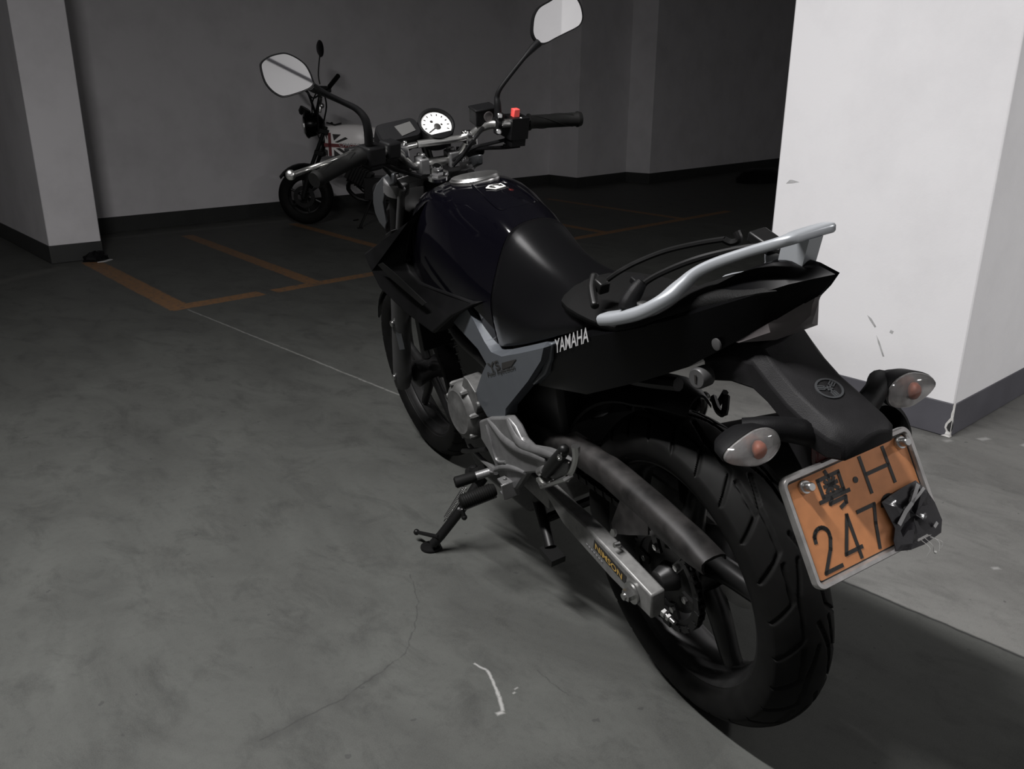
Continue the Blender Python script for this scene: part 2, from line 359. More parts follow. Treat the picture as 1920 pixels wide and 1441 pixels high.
# ---------------- the big motorcycle (bike frame: x forward, y left, z up) ----------------
LEAN=Matrix(((0.24933773,-0.9557992,-0.15581587,1.2436),(0.96841659,0.24608914,0.04011783,.8147),(0,-0.16089757,0.98697111,0),(0,0,0,1)))
moto=thing('motorcycle','large black naked motorcycle leaning on its side stand, orange number plate at the tail','motorcycle',LEAN)
def part(b,name,ma,**k): return b.build(name,ma,k.pop('parent',moto),**k)
AX=Vector((-math.sin(math.radians(25.5)),0,math.cos(math.radians(25.5))))    # steering axis
FA=Vector((1.36,0,.296)); SO=FA-Vector((math.cos(math.radians(25.5)),0,math.sin(math.radians(25.5))))*.035
STEER=Matrix.Translation(SO)@Matrix.Rotation(math.radians(2.4),4,AX)@Matrix.Translation(-SO)
def spart(b,name,ma,**k):
    o=part(b,name,ma,**k)
    if k.get('parent') is None: o.matrix_local=STEER
    return o
# ---- wheels ----
def tyre(R,wd,c,pitch,seed=0,na=840,ns=44,dep=.006):
    hw=wd/2; H=R-.214
    # section: inner bead -> sidewall -> tread -> sidewall
    pr=[(-.30*wd*1.1,.214),(-.44*wd,.214+.16*H),(-.49*wd,.214+.38*H),(-.5*wd,.214+.55*H),(-.487*wd,.214+.66*H)]
    th=np.linspace(-1,1,29)
    tr=[(.487*wd*t,.214+.66*H+.34*H*(1-abs(t)**2.2)) for t in th]
    sec=pr[:-1]+tr+[(-y,r) for y,r in pr[::-1][1:]]
    Y=np.array([p[0] for p in sec]);Rr=np.array([p[1] for p in sec])
    # refine tread columns
    ii=np.linspace(0,len(sec)-1,len(sec)*2-1); Y=np.interp(ii,range(len(sec)),Y);Rr=np.interp(ii,range(len(sec)),Rr)
    tread=(Rr>.214+.62*H)
    a=np.linspace(0,2*np.pi,na,endpoint=False)
    SS=(a*R)[:,None]+0*Y[None]; TT=Y[None]/(.487*wd)+0*a[:,None]
    arcx=Y[None]+0*SS
    d=np.full(SS.shape,9.)
    n=int(round(2*np.pi*R/pitch)); p_=2*np.pi*R/n
    pats=[[(.94*hw,0.),(.50*hw,.20*p_),(.43*hw,.62*p_)],[(.94*hw,.5*p_),(.40*hw,.76*p_),(.32*hw,1.25*p_),(.04*hw,1.62*p_)]]
    for sg,o in ((1,0),(-1,.27*p_)):
        sm=(-SS-o)%p_
        for pat in pats:
            for (y0_,s0),(y1_,s1) in zip(pat[:-1],pat[1:]):
                for k in (-1,0,1,2):
                    ax_,ay=y0_*sg,s0-k*p_+0;bx,by=y1_*sg,s1-k*p_
                    vx,vy=bx-ax_,by-ay;L2=vx*vx+vy*vy
                    t=np.clip(((arcx-ax_)*vx+(sm-ay)*vy)/L2,0,1)
                    d=np.minimum(d,np.hypot(arcx-ax_-t*vx,sm-ay-t*vy))
    g=np.clip((.0040-d)/.0018,0,1)*dep*tread[None]
    # thin moulded line on the sidewall
    RR=Rr[None]-g
    V=np.stack([c[0]+RR*np.cos(a)[:,None],c[1]+Y[None]+0*RR,c[2]+RR*np.sin(a)[:,None]],-1).reshape(-1,3)
    m=len(Y);f=[]
    for i in range(na):
        j=(i+1)%na
        for k in range(m-1): f.append((i*m+k,i*m+k+1,j*m+k+1,j*m+k))
        f.append((i*m+m-1,i*m,j*m,j*m+m-1))
    b=MB();b.v=[tuple(p) for p in V];b.f=f;b.m=[0]*len(f);return b
def rim(c,hw,ribs,rot=0):
    b=MB(); prof=[(.224,hw+.003),(.219,hw+.004),(.214,hw-.004),(.209,hw-.008),(.203,hw-.02),(.197,.012),(.197,-.012),(.203,-hw+.02),(.209,-hw+.008),(.214,-hw+.004),(.219,-hw-.004),(.224,-hw-.003),(.224,-hw),(.212,-hw+.012),(.207,0),(.212,hw-.012),(.224,hw),(.224,hw+.003)]
    b.lathe(prof,c,(0,1,0),72,cap=False)
    return b
def spokes(c,n,r0,r1,ph=0,w0=.022,w1=.016,sweep=.22):
    b=MB();c=Vector(c)
    for k in range(n):
        pts=[];rr=[]
        for i in range(6):
            t=i/5;ang=ph+2*math.pi*k/n+sweep*math.sin(t*math.pi/2)
            r=r0+(r1-r0)*t; pts.append(c+Vector((math.cos(ang)*r,0,math.sin(ang)*r))); rr.append(w0+(w1-w0)*t)
        b.tube(pts,rr,8,up=(0,1,0),flat=.9)
    return b
rw=thing('rear_wheel','','x');  # placeholder removed below
bpy.data.objects.remove(rw)
RC=(0,0,.308)
rt=part(tyre(.308,.130,RC,.148),'rear_wheel','rubber',ang=60,label='wide rear tyre with curved tread grooves on a black cast wheel')
part(rim(RC,.047,0),'rim','rimblk',parent=rt,label='black cast rim')
part(spokes(RC,5,.05,.2,.15,.026,.02,.3),'spokes','rimblk',parent=rt,ang=60)
b=MB();b.lathe([(.03,-.085),(.052,-.07),(.06,-.05),(.055,-.03),(.05,0),(.055,.03),(.075,.045),(.075,.058),(.03,.06),(.02,.09)],RC,(0,1,0),40);part(b,'hub','rimblk',parent=rt)
# sprocket with teeth and lightening holes
b=MB();nT=45
ring_o=[];ring_i=[]
for k in range(nT*4):
    r=.099 if k%4 in(0,1) else .0925; t=2*math.pi*k/(nT*4); ring_o.append((r*math.cos(t),r*math.sin(t)));ring_i.append((.082*math.cos(t),.082*math.sin(t)))
n_=nT*4
v=[(x,y_,.308+z) for y_ in(.068,.074) for rg in(ring_o,ring_i) for x,z in rg]
f=[]
for k in range(n_):
    j=(k+1)%n_; f+=[(k,j,n_+j,n_+k),(2*n_+k,3*n_+k,3*n_+j,2*n_+j),(k,2*n_+k,2*n_+j,j),(n_+k,n_+j,3*n_+j,3*n_+k)]
b.add(v,f)
for k in range(6):
    t=2*math.pi*k/6+.2; b.box((.068*math.cos(t),.071,.308+.068*math.sin(t)),(.018*math.cos(t),0,.018*math.sin(t)),(0,.003,0),(-.009*math.sin(t),0,.009*math.cos(t)))
sp=part(b,'sprocket','blkmet',parent=rt)
b=MB()
for k in range(6):
    t=2*math.pi*k/6+.2; b.lathe([(.0065,0),(.0065,.006),(.004,.007)],(.062*math.cos(t),.073,.308+.062*math.sin(t)),(0,1,0),6)
for q in islands(b): part(q,'sprocket_bolt','steel',parent=rt)
b=MB();b.lathe([(.118,-.072),(.118,-.068),(.085,-.068),(.085,-.072),(.118,-.072)],RC,(0,1,0),60,cap=False);part(b,'brake_disc','steel',parent=rt)
b=MB();b.abox((.055,-.10,.36),(.125,-.055,.425));part(b,'rear_brake_caliper','blkmet',bev=.008)
# chain
b=MB()
def loop(r1,c1,r2,c2,y,n=20):
    p=[]
    for i in range(n+1):
        t=math.pi/2+math.pi*i/n; p.append((c1[0]+r1*math.cos(t),y,c1[1]+r1*math.sin(t)))
    for i in range(1,14): q=i/14; p.append((c1[0]+(c2[0]-c1[0])*q,y,c1[1]-r1+(c2[1]-r2-c1[1]+r1)*q-.012*math.sin(math.pi*q)))
    for i in range(n+1):
        t=-math.pi/2+math.pi*i/n; p.append((c2[0]+r2*math.cos(t),y,c2[1]+r2*math.sin(t)))
    for i in range(1,14): q=i/14; p.append((c2[0]+(c1[0]-c2[0])*q,y,c2[1]+r2+(c1[1]+r1-c2[1]-r2)*q))
    return p
lp=[Vector(p) for p in loop(.099,(0,.308),.034,(.50,.36),.071)]
# resample to links
tot=[0]
for a,c in zip(lp,lp[1:]+lp[:1]): tot.append(tot[-1]+(c-a).length)
N=int(tot[-1]/.0159);lp2=lp+[lp[0]]
def at(s):
    for i in range(len(lp2)-1):
        if tot[i+1]>=s: return lp2[i].lerp(lp2[i+1],(s-tot[i])/max(1e-9,tot[i+1]-tot[i]))
for k in range(N):
    p=at(tot[-1]*k/N);q=at(tot[-1]*((k+1)%N)/N); m_=(p+q)/2; d=(q-p).normalized(); u=Vector((0,1,0)).cross(d)
    yy=.0075 if k%2 else .0055
    for s in(-1,1): b.box(m_+Vector((0,s*yy,0)),d*.0105,(0,.0009,0),u*.0062)
    b.lathe([(.0042,-.0075),(.0042,.0075)],p,(0,1,0),8)
part(b,'chain','blkmet',label='roller drive chain')
# ---- swingarm ----
def swing(sg):
    b=MB()
    out=[(0.3607,0.125,0.3577),(0.2712,0.125,0.3485),(0.2159,0.125,0.3463),(0.164,0.125,0.3413),(0.0737,0.125,0.3261),(-0.0286,0.125,0.3086),(-0.0214,0.125,0.2511),(0.1153,0.125,0.266),(0.2283,0.125,0.2867),(0.291,0.125,0.3004),(0.3572,0.125,0.3432)]
    o=MB();o.prism(out,(0,-.032,0)); 
    o.prism([(.50,.122,.375),(.50,.122,.31),(.36,.122,.30),(.35,.122,.355)],(0,-.03,0))
    return o if sg>0 else o.mirror_y()
b=swing(1);b.join(swing(-1));b.cyl((.46,-.11,.335),(.46,.11,.335),.03,20)
b.abox((.36,-.1,.30),(.40,.1,.36))
sw=part(b,'swingarm','swing',bev=.004,label='silver box section swingarm with a gold lettered sticker')
b=MB();c=Vector((0.0328,0.125,0.2793));c.y=.1265
b.lathe([(.022,0),(.022,.004)],c,(0,1,0),24);part(b,'axle_washer','steel',parent=sw);b=MB();b.lathe([(.0125,.004),(.0125,.016),(.010,.018)],c,(0,1,0),6);b.lathe([(.007,.016),(.007,.022)],c,(0,1,0),10)
for s in(1,-1):
    e=Vector((-.040,.109*s,.272)); b.lathe([(.0085,0),(.0085,.007),(.0072,.008)],e,(-1,0,-.1),6);b.lathe([(.0042,.007),(.0042,.033)],e,(-1,0,-.1),10);b.lathe([(.0075,.014),(.0075,.02)],e,(-1,0,-.1),6)
for q in islands(b): part(q,'axle_bolt','steel',parent=sw)
# sticker on the swingarm
pa=Vector((0.1557,0.1254,0.3296));pb=Vector((0.0531,0.1254,0.3053));pc=Vector((0.0597,0.1254,0.2854));pd=Vector((0.1636,0.1254,0.3089))
b=MB();b.prism([pa+Vector((.003,0,.0015)),pb+Vector((-.003,0,.001)),pc+Vector((-.003,0,-.001)),pd+Vector((.003,0,-.0015))],(0,.0005,0));stk=part(b,'brand_sticker','ink',parent=sw,label='black sticker with gold capital letters')
rt_=(pb-pa).normalized();h_=(pa-pd).length
text('sticker_lettering','NIMSON',h_*.66,pd+rt_*.006+Vector((0,.0008,.0028)),rt_,(0,0,1),'gold',sw,bold=.012,width=(pb-pa).length-.012)
pa2=Vector((0.1956,0.1254,0.3006));pb2=Vector((0.1341,0.1254,0.2872));b=MB();dv=(pb2-pa2)
for k in range(7): q=pa2+dv*(k/7+.02);b.prism([q,q+dv*.09,q+dv*.09+Vector((0,0,.003)),q+Vector((0,0,.003))],(0,.0005,0))
for q in islands(b): part(q,'small_marks','lett',parent=sw)
# ---- chain guard (dusty long cover over the chain) ----
G=[(0.4432,0.085,0.459),(0.3066,0.085,0.4832),(0.1634,0.085,0.4858),(0.0004,0.085,0.4684),(-0.0967,0.085,0.4554),(-0.1404,0.085,0.4418),(-0.1451,0.085,0.4317),(-0.1156,0.085,0.4108)]
b=MB()
top=[(0.4439,0.088,0.4731),(0.2986,0.088,0.496),(0.1567,0.088,0.4968),(0.0032,0.088,0.4771),(-0.0939,0.088,0.4605),(-0.1494,0.088,0.4397)]
rg=[]
for i,p in enumerate(top):
    x,y,z=p; t=i/5; e=1-.45*max(0,t-.8)/.2
    rg.append([(x,.097,z-.050*e),(x,.101,z-.030*e),(x,.100,z-.012*e),(x,.092,z-.002),(x,.075,z),(x,.060,z-.002),(x,.050,z-.012*e),(x,.049,z-.03*e),(x,.052,z-.03*e),(x,.054,z-.014*e),(x,.066,z-.006),(x,.085,z-.006),(x,.094,z-.014*e),(x,.096,z-.03*e),(x,.0935,z-.05*e)])
b.rings(rg)
sk=[(0.1331,0.098,0.3707),(0.1294,0.098,0.348),(0.0703,0.098,0.3753),(0.006,0.098,0.4091),(0.0001,0.098,0.455),(0.0848,0.098,0.4537)]
b.prism(sk,(0,-.004,0))
part(b,'chain_guard','rust',ang=50,label='dusty worn chain guard')
b=MB();p=Vector((0.1055,0.108,0.3672));b.lathe([(.008,0),(.008,.006)],p,(0,1,.3),6);b.lathe([(.006,0),(.005,.012)],p+Vector((-.012,0,-.02)),(0,1,.2),8);[part(q,'guard_screw','steel') for q in islands(b)]
# ---- rear hugger ----
b=MB();rg=[]
for i in range(15):
    t=math.radians(17+i*5.63); R0=.400-.036*(i/14)**.7; hw_=.080-.012*(i/14)
    if i>11: hw_*=1-.2*(i-11)
    cs=[]
    for j in range(9):
        q=-1+j/4; cs.append((math.cos(t)*(R0-.03*q*q),hw_*q,.308+math.sin(t)*(R0-.03*q*q)))
    for j in range(8,-1,-1):
        q=-1+j/4; cs.append((math.cos(t)*(R0-.005-.03*q*q),hw_*q*.96,.308+math.sin(t)*(R0-.005-.03*q*q)))
    rg.append(cs)
b.rings(rg)
part(b,'rear_hugger','matblk',ang=50,label='black rear mudguard hugging the tyre')
# ---- exhaust ----
b=MB();a=Vector((.42,-.175,.28));e=Vector((-.23,-.215,.595));b.lathe([(.03,-.06),(.045,0),(.058,.06),(.062,.2),(.064,.55),(.062,.68),(.055,.73),(.045,.735),(.045,.70),(.02,.70)],a,e-a,32);ex=part(b,'exhaust_muffler','blkmet',label='black exhaust silencer on the far side')
b=MB();b.tube([(.86,-.05,.50),(.97,-.07,.42),(.95,-.1,.25),(.8,-.13,.2),(.6,-.17,.22),(.42,-.185,.30)],.02,12,smooth=6);part(b,'exhaust_pipe','blkmet',parent=ex)
# ---- fuel tank: cross-section loft, half profile mirrored ----
def half(zc,pts): return [(0,zc)]+pts
def tankring(x,zc,pts,push=0,n=22):
    # smooth (Catmull-Rom) resample of the half profile, then mirror
    P=[(-pts[0][0],pts[0][1])]+[(0,zc)]+list(pts)+[(pts[-1][0]*.99,pts[-1][1]-.03)]
    out=[]
    segs=len(P)-3
    for i in range(segs):
        p0,p1,p2,p3=[np.array(q) for q in P[i:i+4]]
        for k in range(6):
            t=k/6; out.append(.5*((2*p1)+(p2-p0)*t+(2*p0-5*p1+4*p2-p3)*t*t+(-p0+3*p1-3*p2+p3)*t**3))
    out.append(np.array(P[-2])); out=[(float(y)*(1+push/.12) ,float(z)+push*(1 if z>.85*zc else 0)) for y,z in out]
    L=[(x,y,z) for y,z in out]; Rr=[(x,-y,z) for y,z in out[1:]]
    return Rr[::-1]+L
TS=[(.985,.885,[(.045,.88),(.075,.86),(.095,.82),(.105,.76),(.105,.70)]),
    (.955,.918,[(.05,.912),(.088,.893),(.115,.85),(.128,.79),(.128,.70)]),
    (.90,.942,[(.055,.937),(.095,.918),(.125,.87),(.139,.80),(.139,.69)]),
    (.83,.957,[(.058,.952),(.099,.934),(.130,.885),(.146,.80),(.146,.68)]),
    (.76,.961,[(.058,.957),(.098,.938),(.130,.888),(.147,.80),(.147,.67)]),
    (.70,.958,[(.055,.953),(.093,.934),(.126,.880),(.146,.79),(.146,.665)]),
    (.64,.950,[(.052,.944),(.087,.922),(.120,.865),(.143,.78),(.143,.66)]),
    (.58,.9385,[(.048,.928),(.079,.903),(.113,.842),(.137,.765),(.136,.655)]),
    (.53,.919,[(.045,.9125),(.074,.888),(.107,.825),(.130,.75),(.128,.65)]),
    (.495,.900,[(.043,.893),(.071,.869),(.102,.81),(.125,.74),(.121,.645)])]
b=MB();b.rings([tankring(*q) for q in TS])
tank=part(b,'fuel_tank','gloss',ang=50,label='glossy dark purple fuel tank')
PS=[(.503,.906,[(.045,.899),(.074,.874),(.106,.814),(.129,.742),(.125,.640)]),
    (.485,.901,[(.045,.893),(.073,.867),(.104,.806),(.127,.735),(.123,.640)]),
    (.44,.876,[(.044,.868),(.070,.842),(.100,.785),(.121,.728),(.119,.655)]),
    (.39,.853,[(.042,.846),(.066,.822),(.094,.77),(.116,.722),(.115,.672)]),
    (.34,.838,[(.040,.831),(.064,.808),(.090,.763),(.112,.727),(.112,.692)]),
    (.29,.828,[(.042,.822),(.066,.803),(.090,.768),(.110,.737),(.110,.712)]),
    (.24,.820,[(.048,.815),(.073,.802),(.095,.775),(.108,.752),(.109,.732)]),
    (.17,.812,[(.05,.809),(.08,.802),(.099,.786),(.108,.772),(.108,.758)]),
    (.12,.808,[(.05,.806),(.08,.801),(.10,.792),(.107,.785),(.107,.777)])]
b=MB();b.rings([tankring(*q) for q in PS])
part(b,'tank_rear_cover','pad',ang=60,label='satin black cover over the rear of the tank',sub=1)
# cap and tank emblem
b=MB();ca=(.02,0,1);c=Vector((.762,0,.957));b.lathe([(.058,-.004),(.058,.008),(.055,.012),(.03,.014),(0,.0145)],c,ca,40);b.lathe([(.058,.004),(.0605,.006),(.058,.009)],c,ca,40,cap=False)
cap=part(b,'fuel_cap','steel',parent=tank,label='chrome rimmed fuel filler cap')
em=[(0.6782,0,0.9487),(0.6617,0,0.9563),(0.6086,0,0.9625),(0.6265,0,0.9479)]
b=MB()
c=Vector((.655,.0,.9535)); b.prism([c+Vector(q) for q in((.022,.006,.000),(.012,-.020,.0),(-.016,-.018,-.003),(-.020,.008,-.0035),(0,.024,0))],(0,0,.0016))
es=part(b,'tank_emblem','sticker',parent=tank,label='small white and black emblem sticker')
b=MB()
for q in(((.014,.002),(.008,-.014),(-.001,-.006)),((.0,.016),(.010,.008),(.0,.002)),((-.006,-.004),(-.012,-.014),(.002,-.014)),((-.006,.006),(-.016,.006),(-.002,.018))):
    b.prism([c+Vector((x,y,.0018-.16*max(0,-x))) for x,y in q],(0,0,.0006))
part(b,'emblem_marks','ink',parent=tank)
# thin crease strip on the tank top
b=MB();
b.tube([(.70,.036,.9585),(.60,.045,.936),(.555,.042,.922),(.545,.02,.922),(.54,0,.9215),(.545,-.02,.922),(.555,-.042,.922),(.60,-.045,.936),(.70,-.036,.9585)],.0022,6,smooth=4);part(b,'tank_crease','gloss',parent=tank)
# ---- side scoops ----
def scoop(sg):
    b=MB()
    # outline ring of front face -> build as lofted shell: outer outline + inward return
    outer=[(0.8211,0.116,0.917),(0.8402,0.155,0.8836),(0.9361,0.19,0.8355),(1.1001,0.208,0.7739),(1.0643,0.207,0.7287),(1.0303,0.203,0.6888),(0.8729,0.196,0.6539),(0.7237,0.186,0.6356),(0.6265,0.168,0.6969),(0.519,0.15,0.7479),(0.5579,0.146,0.7417),(0.6863,0.149,0.741),(0.8554,0.152,0.7283),(0.9165,0.153,0.743),(0.9449,0.151,0.7653),(0.8963,0.144,0.8402),(0.8668,0.126,0.8878)]
    b.prism(outer,(0,-.05,0))
    return b if sg>0 else b.mirror_y()
for sg in(1,-1):
    o=part(scoop(sg),'tank_scoop','shroud',ang=25,bev=.006,seg=3,label='matte black side scoop')
    b=MB()
    b.prism([(0.9828,0.209,0.7645),(0.9513,0.206,0.775),(0.8812,0.2,0.7589),(0.7221,0.188,0.7138),(0.7467,0.19,0.7022),(0.9165,0.205,0.7424)],(0,-.002,0))
    vm=b if sg>0 else b.mirror_y()
    part(vm,'air_vent','blkmet',parent=o)
# ---- silver Y-shaped frame covers ----
def fcover(sg):
    b=MB();y=.146
    outer=[(0.704,0.146,0.672),(0.582,0.146,0.7239),(0.5486,0.146,0.6996),(0.5097,0.146,0.6625),(0.4807,0.146,0.6458),(0.43,0.146,0.6504),(0.3352,0.146,0.6846),(0.2284,0.146,0.7256),(0.2469,0.146,0.6944),(0.3165,0.146,0.6303),(0.4508,0.146,0.5217),(0.4603,0.146,0.5002),(0.5639,0.146,0.4612),(0.6214,0.146,0.4977),(0.5568,0.146,0.5697),(0.5183,0.146,0.6073),(0.5537,0.146,0.6328),(0.6503,0.146,0.6576)]
    b.prism(outer,(0,-.03,0))
    # upper chamfer from the face up to the tank
    ch=[((0.704,0.146,0.672),(0.7217,0.132,0.6693)),((0.582,0.146,0.7239),(0.6055,0.118,0.7172)),((0.5486,0.146,0.6996),(0.5396,0.118,0.6976)),((0.5097,0.146,0.6625),(0.5262,0.118,0.6736)),((0.4807,0.146,0.6458),(0.4806,0.118,0.6435)),((0.43,0.146,0.6504),(0.4276,0.118,0.6596)),((0.3352,0.146,0.6846),(0.3402,0.118,0.6919)),((0.2284,0.146,0.7256),(0.2654,0.118,0.7201))]
    for (a0,a1),(b0,b1) in zip(ch[1:-1],ch[2:]):
        v=[Vector(a0),Vector(b0),Vector(b1),Vector(a1)]; b.add(v+[p+Vector((0,-.012,-.004)) for p in v],[(0,1,2,3),(7,6,5,4),(0,4,5,1),(1,5,6,2),(2,6,7,3),(3,7,4,0)])
    return b if sg>0 else b.mirror_y()
for sg in(1,-1):
    fc=part(fcover(sg),'frame_cover','silverp',ang=30,label='silver blue Y shaped side panel')
    if sg>0:
        a=Vector((0.501,0.1468,0.5975));e=Vector((0.4434,0.1468,0.6199))
        text('panel_lettering','YS',.019,Vector((0.5055,0.1468,0.5923)),Vector((0.441,0.1468,0.6194))-Vector((0.5055,0.1468,0.5923)),(0,0,1),'ink',fc,bold=.02)
        bb=MB();bb.prism([(0.431,0.1466,0.6358),(0.3557,0.1466,0.6662),(0.3844,0.1466,0.6425),(0.4362,0.1466,0.6196)],(0,.0006,0));part(bb,'panel_stripe','ink',parent=fc)
        text('panel_script','Fuel Injection',.0095,Vector((0.5192,0.1468,0.5765)),Vector((0.3652,0.1468,0.6412))-Vector((0.5192,0.1468,0.5765)),(0,0,1),'ink',fc,shear=.2,bold=.012)
    bb=MB();bb.prism([(0.2377,0.13,0.729),(0.2255,0.13,0.7291),(0.241,0.13,0.6912),(0.2715,0.13,0.6531),(0.3286,0.13,0.6119),(0.3376,0.13,0.6126),(0.2857,0.13,0.6567),(0.2543,0.13,0.6961)],(0,-.02,0));part(bb if sg>0 else bb.mirror_y(),'cover_strip','silverp',ang=30,bev=.003,label='narrow grey strip behind the side panel')
# ---- tail cover ----
TR=[[(0.3499,0.108,0.5979),(0.2792,0.122,0.6708),(0.2365,0.124,0.7189),(0.247,0.114,0.7228)],
    [(0.1537,0.108,0.643),(0.109,0.121,0.718),(0.0832,0.122,0.7802),(0.1011,0.108,0.7851)],
    [(-0.0244,0.1,0.7239),(-0.0436,0.108,0.7824),(-0.0568,0.108,0.828),(-0.0304,0.09,0.8314)],
    [(-0.1302,0.088,0.7766),(-0.1446,0.09,0.8224),(-0.1522,0.088,0.8677),(-0.1216,0.066,0.8802)],
    [(-0.215,0.068,0.8341),(-0.2274,0.066,0.8653),(-0.2353,0.062,0.903),(-0.1948,0.04,0.9235)],
    [(-0.2613,0.038,0.8681),(-0.2748,0.037,0.8952),(-0.286,0.036,0.9247),(-0.2439,0.022,0.9432)],
    [(-0.2877,0.014,0.8896),(-0.3002,0.015,0.9112),(-0.3124,0.017,0.933),(-0.2726,0.01,0.9475)],
    [(-0.3059,0.003,0.9048),(-0.3204,0.004,0.9204),(-0.3344,0.004,0.9396),(-0.3057,0.003,0.946)]]
b=MB();rg=[]
for r in TR:
    top=r[3]; rg.append([Vector(p) for p in r]+[Vector((top[0],0,top[2]+.003))]+[Vector((p[0],-p[1],p[2])) for p in r[::-1]])
b.rings(rg)
tail=part(b,'tail_cover','glossblk',ang=28,label='glossy black tail cowl')
text('tail_lettering','YAMAHA',.024,Vector((0.2259,0.1245,0.7091)),Vector((0.0953,0.1245,0.7679))-Vector((0.2259,0.1245,0.7091)),Vector((.1,0,1)),'pale',tail,bold=.012,skew=.7)
b=MB();c=Vector((-0.1889,0.078,0.8268));b.lathe([(.009,0),(.009,.003),(.006,.004)],c,(0,1,0),16);part(b,'cowl_screw','fork',parent=tail)
b=MB();c2=Vector((-0.1493,0.086,0.7635));b.lathe([(.0165,-.02),(.0165,0),(.014,.003),(.011,.003)],c2,(-.2,1,.1),24);part(b,'seat_lock','fork',label='round seat lock')
b=MB();b.prism([c2+Vector(q) for q in((-.002,.0035,.007),(.002,.0035,.007),(.002,.0035,-.007),(-.002,.0035,-.007))],(0,.001,0));part(b,'key_slot','ink',parent=tail)
# tail lamp (smoked lens wrapping the end)
def tl():
    b=MB();A=[(-0.2138,0.067,0.8335),(-0.2555,0.044,0.8652),(-0.2883,0.0155,0.8917),(-0.3041,0.004,0.9076)];B_=[(-0.23,0.06,0.8358),(-0.2637,0.038,0.8416),(-0.2767,0.014,0.8535),(-0.2928,0.004,0.8745)]
    rg=[]
    for a,c in zip(A,B_): rg.append([a,tuple((x+y)/2+(.003 if k==1 else 0) for k,(x,y) in enumerate(zip(a,c))),c,(c[0],-c[1],c[2]),(a[0],-a[1],a[2])])
    b.rings(rg);return b
part(tl(),'tail_light','smoke',ang=30,label='dark smoked tail lamp under the tail')
# under-tail filler between the cowl sides
b=MB();b.prism([(.30,.1,.60),(.05,.1,.69),(-.10,.1,.775),(-.20,.085,.84),(-.2,.08,.87),(0,.1,.80),(.28,.1,.70)],(0,-.2,0));b.v=[(x,y*(.62 if x<-.09 else .9),z) for x,y,z in b.v];part(b,'under_tail','matblk')
# ---- seat ----
SR=[(.27,.095,.045,.826,.78),(.20,.112,.06,.824,.775),(.10,.122,.07,.820,.785),(.02,.122,.07,.822,.79),(-.04,.112,.066,.846,.80),(-.08,.10,.064,.878,.82),(-.14,.088,.056,.903,.85),(-.20,.074,.045,.912,.87),(-.26,.056,.035,.928,.90),(-.285,.04,.02,.925,.905)]
b=MB();rg=[]
for x,hw_,tw,zt,zb in SR:
    rg.append([(x,-hw_,zb),(x,-hw_*1.0,zb+.6*(zt-zb)),(x,-tw*1.25,zt-.006),(x,-tw*.6,zt),(x,0,zt+.002),(x,tw*.6,zt),(x,tw*1.25,zt-.006),(x,hw_,zb+.6*(zt-zb)),(x,hw_,zb)])
b.rings(rg);part(b,'seat','seat',ang=60,sub=1,label='black dual seat')
# ---- grab rail ----
GL=[((0.0274,0.128,0.8272),.020,.011),((-0.0179,0.126,0.8403),.024,.012),((-0.0726,0.122,0.8609),.024,.012),((-0.1097,0.108,0.8839),.022,.012),((-0.1272,0.088,0.9044),.018,.011),((-0.1427,0.073,0.9219),.015,.010),((-0.1714,0.062,0.9386),.0125,.009),((-0.2242,0.05,0.9607),.011,.008),((-0.2664,0.042,0.9765),.011,.008),((-0.2849,0.034,0.9839),.012,.008),((-0.2868,0.016,0.9855),.013,.008)]
def flatbar(b,S_):
    P=[Vector(s[0]) for s in S_];Q=[];W=[];Hh=[]
    for i in range(len(P)-1):
        a=P[max(i-1,0)];p=P[i];c=P[i+1];d=P[min(i+2,len(P)-1)]
        for k in range(5):
            t=k/5;Q.append(.5*((2*p)+(c-a)*t+(2*a-5*p+4*c-d)*t*t+(-a+3*p-3*c+d)*t**3));W.append(S_[i][1]+(S_[i+1][1]-S_[i][1])*t);Hh.append(S_[i][2]+(S_[i+1][2]-S_[i][2])*t)
    Q.append(P[-1]);W.append(S_[-1][1]);Hh.append(S_[-1][2]);rg=[]
    for i,p in enumerate(Q):
        T=(Q[min(i+1,len(Q)-1)]-Q[max(i-1,0)]).normalized(); s=Vector((0,0,1)).cross(T)
        if s.length<.1: s=Vector((0,1,0))
        s.normalize(); u=T.cross(s); r=[]
        for k in range(12):
            t=2*math.pi*(k+.5)/12; cx_=abs(math.cos(t))**.6*(1 if math.cos(t)>0 else -1); cy_=abs(math.sin(t))**.6*(1 if math.sin(t)>0 else -1)
            r.append(p+s*W[i]*.85*cx_+u*Hh[i]*.9*cy_)
        rg.append(r)
    b.rings(rg)
rear=[(tuple((p[0],-p[1],p[2])),w_,h_) for p,w_,h_ in GL[::-1]]
b=MB();flatbar(b,GL+rear)
c=Vector(GL[-1][0]);z=c.z
b.prism([(c.x+.035,.012,z-.01),(c.x-.012,.012,z-.005),(c.x+.012,.012,z-.075),(c.x+.055,.012,z-.075)],(0,-.024,0))
gr=part(b,'grab_rail','grab',ang=45,label='silver pillion grab rail')
b=MB();b.lathe([(.008,0),(.008,.005),(.005,.006)],Vector((-0.0668,0.118,0.8601))+Vector((0,0,.008)),(0,0,1),12);part(b,'rail_bolt','steel',parent=gr)
